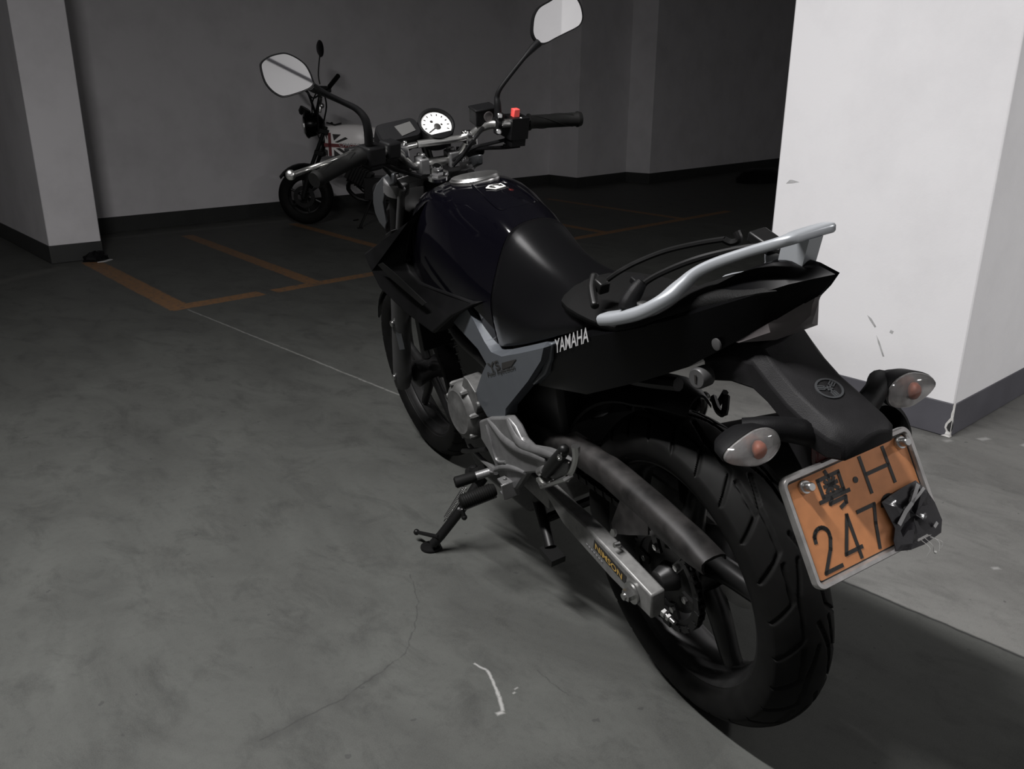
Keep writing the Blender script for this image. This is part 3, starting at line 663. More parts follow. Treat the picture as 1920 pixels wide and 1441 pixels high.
# ---- rear fender / plate holder: half outlines swept across the width ----
FT=[(-.13,.058,.800,.745),(-.19,.058,.825,.762),(-.235,.056,.832,.764),(-.262,.055,.806,.752),(-.30,.055,.782,.728),(-.34,.055,.765,.712),(-.37,.052,.753,.706),(-.390,.045,.745,.708),(-.400,.030,.737,.716)]
b=MB();rg=[]
for x,hw_,zt,zb in FT:
    rg.append([(x,-hw_,zb),(x,-hw_,zb+.6*(zt-zb)),(x,-hw_*.72,zt-.004),(x,-hw_*.3,zt),(x,hw_*.3,zt),(x,hw_*.72,zt-.004),(x,hw_,zb+.6*(zt-zb)),(x,hw_,zb)])
b.rings(rg)
rf=part(b,'rear_fender','dusty',ang=35,bev=.003,label='dusty black rear fender and plate holder')
b=MB();b.prism([(-.285,.05,.735),(-.335,.05,.722),(-.338,.05,.69),(-.398,.05,.565),(-.384,.05,.56),(-.318,.05,.67),(-.292,.05,.70)],(0,-.10,0));part(b,'plate_bracket','dusty',parent=rf,bev=.006)
b=MB();b.abox((-.350,-.052,.684),(-.338,.05,.722));part(b,'reflector','redref',parent=rf,bev=.003,label='dark red reflector')
# round maker's emblem on the fender: ring with three crossed tuning forks
c=Vector((-.320,-.002,.7738));nrm=Vector((-.39,0,.92));ux=Vector((0,-1,0));uy=nrm.cross(ux)*-1
b=MB();b.lathe([(.0195,0),(.0195,.0015),(.0165,.0015),(.0165,0),(.0195,0)],c,nrm,36,cap=False)
for k in range(3):
    t=math.pi/2+k*2*math.pi/3; d=ux*math.cos(t)+uy*math.sin(t); e=ux*-math.sin(t)+uy*math.cos(t)
    b.box(c+d*.0055+nrm*.0006,d*.0105,e*.0012,nrm*.0006)
    for s in(-1,1): b.box(c+d*.011+e*s*.0034+nrm*.0006,d*.0048,e*.0009,nrm*.0006)
    b.box(c+d*.0068+nrm*.0006,d*.0009,e*.0040,nrm*.0006)
part(b,'fender_emblem','cowl',parent=rf,label='round emblem of three crossed tuning forks')
# ---- turn signals ----
def signal(sg,c,tilt):
    """bullet lamp with a short stalk; lens faces rearwards"""
    c=Vector(c); base=Vector((-.335,.045*sg,.728))
    b=MB();b.tube([base,base.lerp(c,.45)+Vector((.012,0,.012)),c+Vector((.035,-.018*sg,.006))],[.019,.0165,.017],14,smooth=5)
    ax=Vector((-1,0,-.05)).normalized(); sx=Vector((0,1,tilt)).normalized(); sx=(sx-ax*sx.dot(ax)).normalized(); sz=ax.cross(sx)
    def egg(h,s): 
        out=[]
        for k in range(32):
            t=2*math.pi*k/32; ct,st=math.cos(t),math.sin(t)
            wx=.047*s*(ct*abs(ct)**.15) ; wz=.0255*s*st*(1-.25*ct*sg)
            out.append(c+ax*h+sx*wx+sz*wz)
        return out
    b.rings([egg(-.045,.25),egg(-.038,.6),egg(-.022,.88),egg(-.004,1.0),egg(0,1.0)])
    body=part(b,'turn_signal','matblk',ang=50,label='black turn signal with a clear lens')
    l=MB();l.rings([egg(.0005,.97),egg(.006,.95),egg(.013,.84),egg(.018,.62),egg(.0205,.35),egg(.021,.02)])
    part(l,'signal_lens','lens',parent=body,ang=60,label='clear lens')
    q=MB();q.rings([egg(.0008,.93),egg(.0028,.93)]);part(q,'signal_reflector','lensback',parent=body)
    q=MB();q.ball(c+ax*.008-sx*.004*sg,.0105,12);part(q,'signal_bulb','amber',parent=body,label='orange bulb')
signal(1,(-0.3262,0.142,0.738),.06)
signal(-1,(-0.3325,-0.142,0.7336),.06)
# ---- number plate ----
pt=Vector((-.3472,0,.6871));pb_=Vector((-.4139,0,.5503)); pup=(pt-pb_).normalized(); pr_=Vector((0,-1,0)); pn=pr_.cross(pup).normalized(); pcn=(pt+pb_)/2
def fr(u,v,h): return pcn+pr_*((u-106)*.001*1.02)+pup*((v-66)*.001*1.03)+pn*(h+.003)
def rrect(x0_,y0_,x1_,y1_,r,n=6):
    o=[]
    for cx_,cy_,a in((x1_-r,y1_-r,0),(x0_+r,y1_-r,90),(x0_+r,y0_+r,180),(x1_-r,y0_+r,270)): o+=arc(cx_,cy_,r,r,a,a+90,n)
    return o
b=MB();b.prism([fr(u,v,0) for u,v in rrect(-5,-5,217,137,9)],pn*-.0015)
lp_=part(b,'license_plate','plate',ang=30,label='orange two line number plate in a steel frame')
b=MB();P=rrect(-8,-8,220,140,12,8)
loop_=[]
o4=[(-1,-1)]
rg=[]
for i,(u,v) in enumerate(P):
    cu,cv=106,66; d=np.array([cu-u,cv-v]);d=d/np.abs(d).max()
    # inward normal via neighbours
    a=np.array(P[i-1]);c_=np.array(P[(i+1)%len(P)]);t=c_-a;t=t/np.hypot(*t);n_=np.array([-t[1],t[0]])
    rg.append([fr(*(np.array([u,v])-n_*1.5),-.004),fr(*(np.array([u,v])-n_*1.8),.003),fr(u,v,.0058),fr(*(np.array([u,v])+n_*5),.0055),fr(*(np.array([u,v])+n_*7.5),.001),fr(*(np.array([u,v])+n_*7.5),-.004)])
rg.append(rg[0]);b.rings(rg,cap=False);part(b,'plate_frame','pframe',parent=lp_,ang=50,label='worn steel plate frame')
b=[rrect(0,0,212,132,5)];strokes('plate_border',[x+[x[0]] for x in b],2.4,fr,'ink',lp_,depth=.0003)
GLY=[ # 粤
 [(49,120),(85.5,120.5),(85,97),(49.5,97.5),(49,120)],[(65,127),(67,121)],
 [(57,109),(78,109.5)],[(67.5,117),(67.5,100)],[(60,115),(63,111.5)],[(75,115.5),(72.5,111.5)],[(66,108),(58.5,101.5)],[(69,108),(77,101.5)],
 [(43,92.5),(92.5,92.5)],[(62,92),(57,86),(84,86.5),(82,79.5),(72,76.5)],
 # H
 [(126.5,125.5),(127.2,77.5)],[(169.5,125.5),(171,77.5)],[(127,101.7),(170,101.7)],
 # 2
 [(14.5,49),(15,55)]+arc(27,52,12,11.5,165,-5,10)+[(38.5,46),(33,33),(14.5,7.5),(42,7.5)],
 # 4
 [(82,18),(54.5,18),(75.5,63.5),(76.5,6)],
 # 7
 [(94.5,61.3),(124.5,61.3),(117,38),(110,6.5)],
 # the visible top of a half-hidden digit
 arc(150,52,13,12,170,60,6)]
strokes('plate_characters',GLY,5.2,fr,'ink',lp_,depth=.0007,label='black plate characters')
b=MB();b.prism([fr(108.5+4.3*math.cos(t),101+4.3*math.sin(t),0) for t in [2*math.pi*k/16 for k in range(16)]],pn*.0007);part(b,'plate_dot','ink',parent=lp_)
b=MB()
for u,v in((25,120),(200,122.5)):
    b.lathe([(.0095,0),(.0095,.004),(.0085,.006)],fr(u,v,0),pn,24);b.lathe([(.0062,.006),(.0062,.016),(.005,.0175)],fr(u,v,0),pn,20)
for q in islands(b): part(q,'plate_bolt','steel',parent=lp_)
# crumpled dark film stuck over the last digits, with a few stray clear threads
TP=[(132,61),(150,64.5),(175,67),(200,68),(207,58),(213,48),(219,30),(221,4),(212,-11),(178,-15),(152,-13),(128,-6),(130,8),(139,22)]
b=MB();cx_,cy_=np.mean(TP,0);rng=np.random.RandomState(5)
rg=[]
for s in(1.0,.82,.62,.42,.2,.02):
    r=[]
    for (u,v) in TP:
        h=.0075+.0035*math.sin(u*.11+v*.19)+.002*rng.uniform(-1,1) if s<1 else .0068
        r.append(fr(cx_+(u-cx_)*s,cy_+(v-cy_)*s,h))
    rg.append(r)
b.rings([[p-pn*.0012 for p in rg[0]]]+rg,cap=True)
tp=part(b,'tape_patch','tape',parent=lp_,ang=20,label='crumpled dark film over the last digits')
b=MB()
def band(pts,wd):
    for (a,c_) in zip(pts[:-1],pts[1:]):
        a=np.array(a,float);c_=np.array(c_,float);d=c_-a;d/=np.hypot(*d);n_=np.array([-d[1],d[0]])*wd
        b.prism([fr(*(a-n_),.0125),fr(*(c_-n_),.0125),fr(*(c_+n_),.0125),fr(*(a+n_),.0125)],pn*.0006)
band([(142,26),(160,38),(176,45),(196,64)],3.2);band([(176,45),(190,50),(204,56)],2.2);band([(198,2),(206,6)],2.2)  # pale bands modelled as the film's bright highlights
[part(q,'film_glint','pale',parent=lp_,label='pale strip on the film') for q in islands(b)]
b=MB()
for p in([(176,-4,.012),(178,-16,.02),(180,-24,.016),(184,-30,.012)],[(182,-2,.012),(188,-14,.022),(186,-26,.02)],[(170,-6,.012),(172,-18,.02),(168,-28,.014)],[(186,-8,.012),(196,-18,.02),(194,-28,.014)]): b.tube([fr(*q) for q in p],.00045,5,smooth=5)
b.ball(fr(186,-29,.012),.0022,8);part(b,'film_threads','sticker',parent=lp_)
# ---- footrest plates (left shown, right mirrored) ----
def bracket(sg):
    b=MB();O=[(0.5949,0.158,0.4429),(0.5347,0.158,0.4733),(0.4241,0.158,0.5148),(0.3922,0.158,0.5038),(0.3695,0.158,0.4808),(0.3396,0.158,0.4764),(0.2696,0.158,0.4985),(0.2132,0.158,0.5097),(0.1725,0.158,0.5093),(0.1753,0.158,0.479),(0.2336,0.158,0.4422),(0.2977,0.158,0.4336),(0.3684,0.158,0.4001),(0.4074,0.158,0.3601),(0.4374,0.158,0.3286),(0.4949,0.158,0.3078),(0.5388,0.158,0.3368),(0.5421,0.158,0.3525),(0.5661,0.158,0.3752),(0.6008,0.158,0.3941)]
    b.prism(O,(0,-.022,0))
    return b if sg>0 else b.mirror_y()
def brib(sg):
    b=MB()
    b.tube([(0.5313,0.16,0.4711),(0.4977,0.16,0.4634),(0.4533,0.16,0.4512),(0.3833,0.16,0.4543),(0.312,0.16,0.4696),(0.2555,0.16,0.4797)],[.004,.009,.011,.011,.010,.006],8,smooth=5,flat=.6,up=(0,1,0))
    b.tube([(0.4206,0.159,0.5113),(0.4082,0.159,0.4943),(0.3839,0.159,0.4755),(0.3481,0.159,0.4733),(0.281,0.159,0.4906),(0.2167,0.159,0.5051)],[.004,.010,.012,.011,.010,.008],8,smooth=5,flat=.6,up=(0,1,0))
    b.tube([(0.5458,0.159,0.4518),(0.5339,0.159,0.4206),(0.5273,0.159,0.39),(0.511,0.159,0.3716),(0.4677,0.159,0.3872)],.004,6,smooth=4)
    b.tube([(0.5362,0.159,0.3383),(0.4816,0.159,0.3688),(0.422,0.159,0.3904),(0.3708,0.159,0.402)],[.006,.008,.006,.004],8,smooth=4)
    return b if sg>0 else b.mirror_y()
for sg in(1,-1):
    o=part(bracket(sg),'footrest_plate','alu',ang=30,bev=.005,label='cast silver footrest plate')
    part(brib(sg),'plate_ribs','alu',parent=o,ang=60)
# rider footrest
def peg(sg):
    mb=MB();a=Vector((0.5197,0.175,0.2988));e=Vector((0.5264,0.262,0.2944));m_=e-a
    mb.tube([a,a+m_*.08,a+m_*.5,a+m_*.94,e],[.014,.0165,.017,.017,.012],14)
    for k in range(14):
        q=a+m_*(.12+.8*k/13); mb.lathe([(.0178,-.0014),(.0186,0),(.0178,.0014)],q,m_,16,cap=False)
    r=mb if sg>0 else mb.mirror_y()
    b=MB();h=Vector((0.4682,0.166,0.3246)); 
    f_=Vector((1,0,0));y_=m_.normalized();z_=f_.cross(y_).normalized();f_=y_.cross(z_)
    for s in(-1,1): b.box(h+f_*.0*1+z_*s*.017+y_*-.006,f_*.017,y_*.019,z_*.0035)
    b.box(h-y_*.022,f_*.017,y_*.004,z_*.02); b.box(h+f_*-.015-y_*.003,f_*.003,y_*.02,z_*.019) ; b.cyl(h-z_*.026,h+z_*.026,.0045,10)
    b.tube([a-z_*.018,e-z_*.02+y_*.002,e-z_*.012+y_*.008],[.005,.004,.004],6)
    q=b if sg>0 else b.mirror_y()
    k=MB();k.tube([e-z_*.018,e-z_*.034-f_*.004],[.005,.005],8);k.ball(e-z_*.038-f_*.004,.0072,10)
    k=k if sg>0 else k.mirror_y()
    o=part(r,'footrest','rubber',ang=50,label='black ribbed rubber footrest');part(q,'footrest_clevis','alu',parent=o,bev=.001,label='silver hinge bracket');part(k,'bank_feeler','blkmet',parent=o)
peg(1);peg(-1)
# gear lever
b=MB();a=Vector((0.6052,0.165,0.2989));e=Vector((0.6232,0.235,0.2926));m_=e-a;b.tube([a+m_*.25,a+m_*.4,a+m_*.95,e],[.011,.0135,.0145,.010],14);gl=part(b,'gear_lever','rubber',label='black rubber gear lever tip')
b=MB();b.tube([a-m_*.35,a+m_*.25],.0105,12);b.tube([a-m_*.3,Vector((0.5568,0.15,0.3231)),Vector((0.6588,0.14,0.3053)),Vector((0.7495,0.135,0.3075))],[.009,.008,.006,.006],8,smooth=4);part(b,'lever_arm','alu',parent=gl,label='silver lever arm')
b=MB();b.tube([(0.7429,0.15,0.239),(0.693,0.15,0.2577),(0.6438,0.15,0.2883)],.013,8,smooth=3);b.ball((0.7083,0.15,0.2604),.014,8);b.cyl((0.7628,0.15,0.292),(0.5953,0.15,0.3647),.006,8);part(b,'lever_linkage','blkmet',parent=gl)
# pillion footrest, folded up
def ppeg(sg):
    b=MB();b.tube([(0.2525,0.165,0.4561),(0.2076,0.165,0.4994),(0.1656,0.165,0.54)],[.012,.013,.011],12);b.ball((0.1625,0.165,0.5446),.0115,10)
    q=MB();q.tube([(0.3027,0.16,0.4183),(0.282,0.165,0.4106),(0.1718,0.165,0.4774),(0.1723,0.15,0.4807)],.0055,6);q.tube([(0.1427,0.15,0.555),(0.1458,0.15,0.5313),(0.1646,0.15,0.4981),(0.1869,0.155,0.468)],[.009,.007,.007,.008],8,smooth=4)
    q.prism([(0.2455,0.15,0.451),(0.2121,0.15,0.4847),(0.1913,0.15,0.4676),(0.235,0.15,0.4409)],(0,-.01,0)); q.box((0.2692,0.163,0.4307),(.014,0,0),(0,.012,0),(0,0,.004)); q.cyl((0.2927,0.16,0.4391),(0.2497,0.17,0.4665),.009,10)
    q.lathe([(.006,0),(.006,.004),(.003,.004),(.003,.002)],(0.1578,0.176,0.5348),(0,1,.3),12)
    if sg<0: b=b.mirror_y();q=q.mirror_y()
    o=part(b,'pillion_footrest','blkmet',label='folded up pillion footrest');part(q,'pillion_bracket','steel',parent=o,label='silver pillion footrest bracket')
ppeg(1);ppeg(-1)
# ---- stands ----
UPV=Vector((0,-0.16089757,0.98697111))
b=MB();ft=Vector((0.7467,0.2835,0.0675));kn=Vector((0.7144,0.205,0.1558));hi=Vector((0.7071,0.13,0.2298))
b.tube([ft+UPV*.004,ft.lerp(kn,.3),kn,hi],[.0125,.0125,.013,.015],12)
b.lathe([(.026,0),(.028,.003),(.027,.007),(.012,.010)],Vector((0.7686,0.2845,0.0478))*1,UPV,24)
ss=part(b,'side_stand','blkmet',label='black side stand with its round foot on the floor')
fpos=Vector((0.7686,0.2845,0.0478))
b=MB();a=Vector((0.7289,0.27,0.0977));e=Vector((0.8195,0.3,0.0779));b.tube([a,e],[.0055,.005],8);b.ball(e,.0085,10);part(b,'stand_lug','blkmet',parent=ss)
b=MB();a=Vector((0.6968,0.185,0.2275));e=Vector((0.7436,0.236,0.133));m_=e-a;n_=m_.normalized();u_=n_.orthogonal().normalized();v_=n_.cross(u_)
pts=[a+m_*(k/220)+(u_*math.cos(k*.63)+v_*math.sin(k*.63))*.0062 for k in range(221)];b.tube(pts,.0013,5);b.tube([a-m_*.15+u_*.004,a],.0014,5);b.tube([e,e+m_*.1],.0016,5);part(b,'stand_spring','steel',parent=ss,label='steel coil spring')
b=MB()
for s in(1,-1): b.tube([(.50,.085*s,.27),(.44,.10*s,.225),(.385,.118*s,.185)],.014,10);b.box((.372,.122*s,.176),(.028,0,.004),(0,.018,0),(-.003,0,.009))
b.tube([(.44,-.10,.225),(.44,.10,.225)],.011,8);part(b,'center_stand','blkmet',label='black centre stand folded up under the frame')
# ---- engine ----
b=MB();b.prism([(.44,.105,.44),(.44,.105,.27),(.52,.105,.20),(.80,.105,.19),(.88,.105,.26),(.86,.105,.40),(.74,.105,.47),(.60,.105,.50)],(0,-.22,0));eng=part(b,'engine','blkmet',bev=.02,seg=3,label='dark engine block')
b=MB();d=Vector((.42,0,.907));e0=Vector((.74,0,.45))
b.box(e0+d*.10,(.055,0,-.025),(0,.06,0),d*.12)
for k in range(9): b.box(e0+d*(.03+k*.02),(.078,0,-.036),(0,.088,0),d*.003)
b.box(e0+d*.25,(.06,0,-.028),(0,.075,0),d*.04);part(b,'cylinder','blkmet',parent=eng,bev=.003)
cc=Vector((0.6975,0.16,0.4321));b=MB();b.lathe([(.075,-.055),(.075,-.012),(.068,.002),(.055,.009),(.046,.007),(.028,.010),(0,.0105)],cc,(-.05,1,.06),40)
for k in range(7):
    t=k*.9+.3;b.lathe([(.008,-.05),(.008,.0),(.005,.006)],cc+Vector((.070*math.cos(t),0,.070*math.sin(t))),(0,1,0),8)
part(b,'generator_cover','engine',parent=eng,label='worn silver generator cover')
b=MB();b.prism([(0.6632,0.15,0.5339),(0.6428,0.15,0.5306),(0.608,0.15,0.5103),(0.6034,0.15,0.4747),(0.6621,0.15,0.3994),(0.7078,0.15,0.3971),(0.7131,0.15,0.4654)],(0,-.05,0));b.lathe([(.009,0),(.009,.005),(.006,.008)],(0.5857,0.152,0.4871),(0,1,0),8);b.lathe([(.009,0),(.009,.005),(.006,.008)],(0.6557,0.152,0.4457),(0,1,0),8);part(b,'sprocket_cover','engine',parent=eng,bev=.006,seg=3,label='silver front sprocket cover')
b=MB();b.prism([(.97,.05,.86),(1.03,.05,.78),(.99,.05,.60),(.90,.05,.28),(.86,.05,.28),(.93,.05,.62),(.93,.05,.80)],(0,-.10,0));b.tube([(.97,.06,.80),(.80,.10,.62),(.55,.105,.56),(.50,.105,.38)],.022,10,smooth=5);b.tube([(.97,-.06,.80),(.80,-.10,.62),(.55,-.105,.56),(.50,-.105,.38)],.022,10,smooth=5);b.tube([(.9,.045,.86),(.5,.05,.66),(.1,.07,.72),(-.10,.045,.80)],.012,8,smooth=4);b.tube([(.9,-.045,.86),(.5,-.05,.66),(.1,-.07,.72),(-.10,-.045,.80)],.012,8,smooth=4)
b.cyl(SO+AX*.54,SO+AX*.715,.033,20);part(b,'main_frame','blkmet',bev=.004,label='black tubular frame')
b=MB();b.prism([(.60,.11,.66),(.80,.11,.64),(.78,.11,.50),(.62,.11,.47),(.5,.11,.5)],(0,-.22,0));b.abox((.30,-.09,.44),(.50,.09,.66));part(b,'air_box','blkmet',bev=.012)
b=MB();b.cyl((.44,0,.36),(.26,0,.64),.032,18)
for k in range(11): q=Vector((.42,0,.39)).lerp(Vector((.29,0,.595)),k/10);b.lathe([(.032,-.004),(.043,0),(.032,.004)],q,(-.18,0,.28),18,cap=False)
part(b,'rear_shock','blkmet')
b=MB();b.abox((.985,-.13,.50),(1.015,.13,.66));
for k in range(9): b.abox((1.012,-.125,.512+k*.0165),(1.022,.125,.516+k*.0165))
part(b,'oil_cooler','blkmet',bev=.003)
b=MB();b.tube([(.36,.03,.60),(.22,.05,.655),(.05,.06,.69),(-.05,.05,.71)],.012,8,smooth=4);b.tube([(-0.0496,-0.02,0.6631),(-0.0845,0,0.6592),(-0.1003,0,0.6581),(-0.0829,-0.02,0.6772)],.006,6,smooth=3);b.tube([(-0.0435,-0.05,0.6611),(-0.0205,-0.05,0.6279)],.006,6);part(b,'wiring_loom','blkmet')
MIRN_R=(-0.9782, 0.2063, 0.0217); MIRN_L=(-0.9812, 0.1798, 0.0705)
# ---------------- front end (turned a little to the left with the steering) ----------------
FC=(1.36,0,.296)
fw=part(tyre(.296,.100,FC,.14,na=540,ns=36),'front_wheel','rubber',ang=60,label='front tyre on a black cast wheel');fw.matrix_local=STEER
part(rim(FC,.034,0),'rim','rimblk',parent=fw);part(spokes(FC,5,.04,.2,.1,.017,.013),'spokes','rimblk',parent=fw,ang=60)
b=MB();b.lathe([(.02,-.065),(.045,-.05),(.04,-.03),(.035,0),(.04,.03),(.045,.05),(.02,.065)],FC,(0,1,0),28);part(b,'hub','rimblk',parent=fw)
b=MB();b.lathe([(.140,-.062),(.140,-.058),(.095,-.058),(.095,-.062),(.140,-.062)],FC,(0,1,0),60,cap=False);part(b,'brake_disc','steel',parent=fw)
def fk(y,t): return FA+Vector((0,y,0))+AX*t
for sg in(1,-1):
    y=.096*sg
    b=MB();b.tube([fk(y,-.03),fk(y,0),fk(y,.06),fk(y,.36),fk(y,.385)],[.024,.029,.029,.027,.031],18);o=spart(b,'fork_slider','fork',label='grey fork leg')
    b=MB();b.cyl(fk(y,.385),fk(y,.735),.0205,18);part(b,'fork_tube','blkmet' if True else 'chrome',parent=o)
    b=MB();b.lathe([(.022,0),(.022,.006),(.018,.012),(.009,.013),(.009,.018),(.006,.019)],fk(y,.732),AX,20);part(b,'fork_cap','chrome',parent=o)
    b=MB()
    for t,dy in((.02,.029),(.245,.028)): b.lathe([(.010,0),(.010,.005),(.006,.007)],fk(y,t)+Vector((-.004,dy*sg,0)),(0,sg,0),10)
    [part(q,'axle_pinch_bolt','steel',parent=o) for q in islands(b)]
    b=MB();p=fk(y,.20);b.prism([p+Vector((-.030,.010*sg,-.045)),p+Vector((-.030,.010*sg,.045))+AX*.0,p+Vector((-.022,.024*sg,.045)),p+Vector((-.022,.024*sg,-.045))],(-.001,.001*sg,0));part(b,'fork_sticker','cowl',parent=o,label='small pale fork sticker')
# front fender
b=MB();rg=[]
for i in range(17):
    t=math.radians(28+i*9.2);R0=.318;cs=[];hw_=.060-.018*abs(i/16-.5)
    for j in range(9): q=-1+j/4;cs.append((1.36+math.cos(t)*(R0-.03*q*q),hw_*q,.296+math.sin(t)*(R0-.03*q*q)))
    for j in range(8,-1,-1): q=-1+j/4;cs.append((1.36+math.cos(t)*(R0-.005-.03*q*q),hw_*q*.95,.296+math.sin(t)*(R0-.005-.03*q*q)))
    rg.append(cs)
b.rings(rg)
for s in(1,-1): b.tube([fk(.07*s,.30),fk(.062*s,.26),(1.36-.02,.055*s,.585)],.012,8)
spart(b,'front_fender','glossblk',ang=50,label='black front mudguard')
# triple clamps
b=MB();t0=.712
c0=fk(0,t0)
def tri(b,c,yw,fx,th):
    P=[(c+Vector((-.055,.035,.02))),(c+Vector((-.062,0,.022))),(c+Vector((-.055,-.035,.02))),(c+Vector((-.018,-yw-.030,.006))),(c+Vector((.03,-yw-.03,-.01))),(c+Vector((.026,-.03,-.01))),(c+Vector((.026,.03,-.01))),(c+Vector((.03,yw+.03,-.01))),(c+Vector((-.018,yw+.030,.006)))]
    b.prism(P,AX*th)
tri(b,c0-AX*.012,.095,0,.026)
for s in(1,-1): b.lathe([(.033,-.02),(.034,.018),(.030,.021)],fk(.096*s,t0),AX,24)
tc=spart(b,'triple_clamp','alu',ang=35,bev=.004,label='silver upper triple clamp')
b=MB();sn=Vector((0.975,0.0133,0.9493));b.lathe([(.030,.0),(.030,.010),(.024,.012)],sn,AX,24);b.lathe([(.017,.012),(.017,.026),(.013,.030)],sn,AX,6);b.lathe([(.010,.028),(.010,.033)],sn,AX,14);part(b,'stem_nut','chrome',parent=tc)
b=MB();tri(b,fk(0,.545),.095,0,.03);spart(b,'lower_clamp','blkmet',bev=.004)
# handlebar (drawn in the turned position)
HB=[(0.788,0.362,1.0292),(0.8772,0.262,1.0399),(0.8632,0.212,1.0518),(0.8803,0.17,1.0489),(0.908,0.13,1.0384),(0.9607,0.095,1.0129),(0.9783,0.072,0.9875),(0.9805,0.045,0.9874),(0.991,-0,0.9845),(0.9953,-0.042,0.9828),(0.9782,-0.062,0.9923),(0.9518,-0.072,1.0134),(0.9285,-0.08,1.0342),(0.9115,-0.094,1.0493),(0.8936,-0.112,1.0571),(0.8694,-0.13,1.0586),(0.8581,-0.155,1.0559),(0.8653,-0.225,1.046),(0.8528,-0.35,1.0313)]
b=MB();b.tube(HB,.0112,14,smooth=5)
hb=part(b,'handlebar','bar',ang=60,label='silver handlebar with cross brace')
b=MB();xb=[(0.9694,0.094,1.0368),(0.9805,0.05,1.0358),(0.9793,0.046,1.0364),(0.9601,-0.07,1.0318)];b.tube([xb[0],xb[1]],.0075,12);b.tube([xb[2],xb[3]],.0095,12)
part(b,'cross_brace','bar',parent=hb)
b=MB()
for p in((0.9549,0.1,1.0336),(0.9336,-0.076,1.032)):
    p=Vector(p);b.box(p,(.017,0,.004),(0,.014,.002),(-.003,0,.015));b.lathe([(.006,0),(.006,.006),(.004,.007)],p+Vector((-.008,.01,.013)),(-.2,0,1),8);b.lathe([(.006,0),(.006,.006),(.004,.007)],p+Vector((-.008,-.01,.013)),(-.2,0,1),8)
for q in islands(b): part(q,'cross_brace_end','chrome',parent=hb,bev=.003)
b=MB()
for p in((0.9787,0.044,0.9886),(0.9942,-0.044,0.988)):
    p=Vector(p);b.box(p+Vector((0,0,-.004)),(.022,0,.004),(0,.013,0),(-.004,0,.020))
    for s in(-1,1): b.lathe([(.0065,0),(.0065,.007),(.004,.008)],p+Vector((.014*s-.003,0,.017)),(-.2,0,1),8)
for q in islands(b): part(q,'handlebar_holder','alu',parent=hb,bev=.004)
def grip(a,e,nm,lab):
    a=Vector(a);e=Vector(e);m_=e-a;d_=MB();d_.tube([a,a+m_*.03,a+m_*.06,a+m_*.9,a+m_*.92,a+m_*.94,e],[.0205,.0205,.0165,.017,.0195,.0195,.017],18)
    for k in range(3):
        ph=k*2.1
        d_.tube([a+m_*(.12+.7*i/20)+Vector((math.cos(ph+i*.12)*.0163,0,math.sin(ph+i*.12)*.0163)) for i in range(21)],.0018,5)
    return part(d_,nm,'rubber',parent=hb,ang=60,label=lab)
grip((0.8688,-0.212,1.0482),(0.848,-0.352,1.0324),'throttle_grip','black rubber throttle grip');grip((0.8579,0.232,1.0511),(0.7866,0.366,1.029),'clutch_grip','black rubber clutch grip')
# switch housings
b=MB()
p=Vector((0.8706,-0.176,1.0441));d_=(Vector((0.8688,-0.212,1.0482))-Vector((0.8619,-0.142,1.0555))).normalized();u_=Vector((-.25,0,.97));u_=(u_-d_*u_.dot(d_)).normalized();v_=d_.cross(u_)
b.box(p,d_*.025,u_*.026,v_*.024);b.box(p-u_*.032+v_*.004,d_*.020,u_*.012,v_*.018);b.tube([p-u_*.036+d_*.008,p-u_*.048+d_*.012,p-u_*.045-d_*.03],.004,6,smooth=4)
sr=part(b,'right_switch_housing','matblk',parent=hb,bev=.006,seg=3,label='black switch housing')
b=MB();q=p+u_*.021-v_*.026+d_*.0;qq=Vector((0.8613,-0.176,1.0751));b.box(qq,d_*.0088,u_*.0125,v_*.008);part(b,'kill_switch','redsw',parent=hb,bev=.002,label='red engine stop switch')
b=MB();b.lathe([(.004,0),(.003,.003)],p+d_*.014+u_*.02+Vector((-.02,.01,0)),(-.7,.3,.5),8);part(b,'housing_screw','steel',parent=hb)
b=MB();pl=Vector((0.8754,0.2,1.0463));dl=(Vector((0.8579,0.232,1.0511))-Vector((0.8803,0.17,1.0489))).normalized();ul=Vector((-.25,0,.97));ul=(ul-dl*ul.dot(dl)).normalized();vl=dl.cross(ul)
b.box(pl,dl*.026,ul*.023,vl*.023);b.box(pl+dl*.0-ul*.02,dl*.02,ul*.014,vl*.018);b.box(pl-dl*.055+ul*.004,dl*.02,ul*.02,vl*.02)
part(b,'left_switch_housing','matblk',parent=hb,bev=.006,seg=3,label='black switch housing')
b=MB();qq=Vector((0.8902,0.197,1.0558));b.box(qq,dl*.007,ul*.013,vl*.006);part(b,'dip_switch','pale',parent=hb,bev=.001,label='grey rocker switch')
# levers
b=MB();b.tube([(0.9261,0.225,1.0564),(0.8729,0.262,1.0571),(0.8484,0.318,1.0529),(0.8515,0.362,1.046),(0.8232,0.402,1.0446)],[.008,.0065,.0062,.0075,.0085],10,smooth=4,flat=.8);b.ball((0.8155,0.407,1.0463),.0115,12);lv=part(b,'clutch_lever','bar',parent=hb,ang=60,label='bare metal clutch lever with a ball end')
b=MB();b.box((0.9207,0.222,1.0537),(.022,0,0),(0,.022,0),(0,0,.012));b.tube([(0.9207,0.222,1.0537),(0.9648,0.17,1.0283),(1.0026,0.12,0.9698),(1.0117,0.09,0.9222)],.006,8,smooth=5);part(b,'lever_perch','blkmet',parent=hb,bev=.004)
bl=Vector((0.8581,-0.155,1.0559))+Vector((.045,0,-.02));b=MB();b.tube([bl,bl+Vector((.02,-.04,0)),bl+Vector((.022,-.12,-.002)),bl+Vector((.008,-.21,-.004))],[.008,.006,.006,.007],10,smooth=4);b.ball(bl+Vector((.008,-.213,-.004)),.0095,10);part(b,'brake_lever','bar',parent=hb,ang=60)
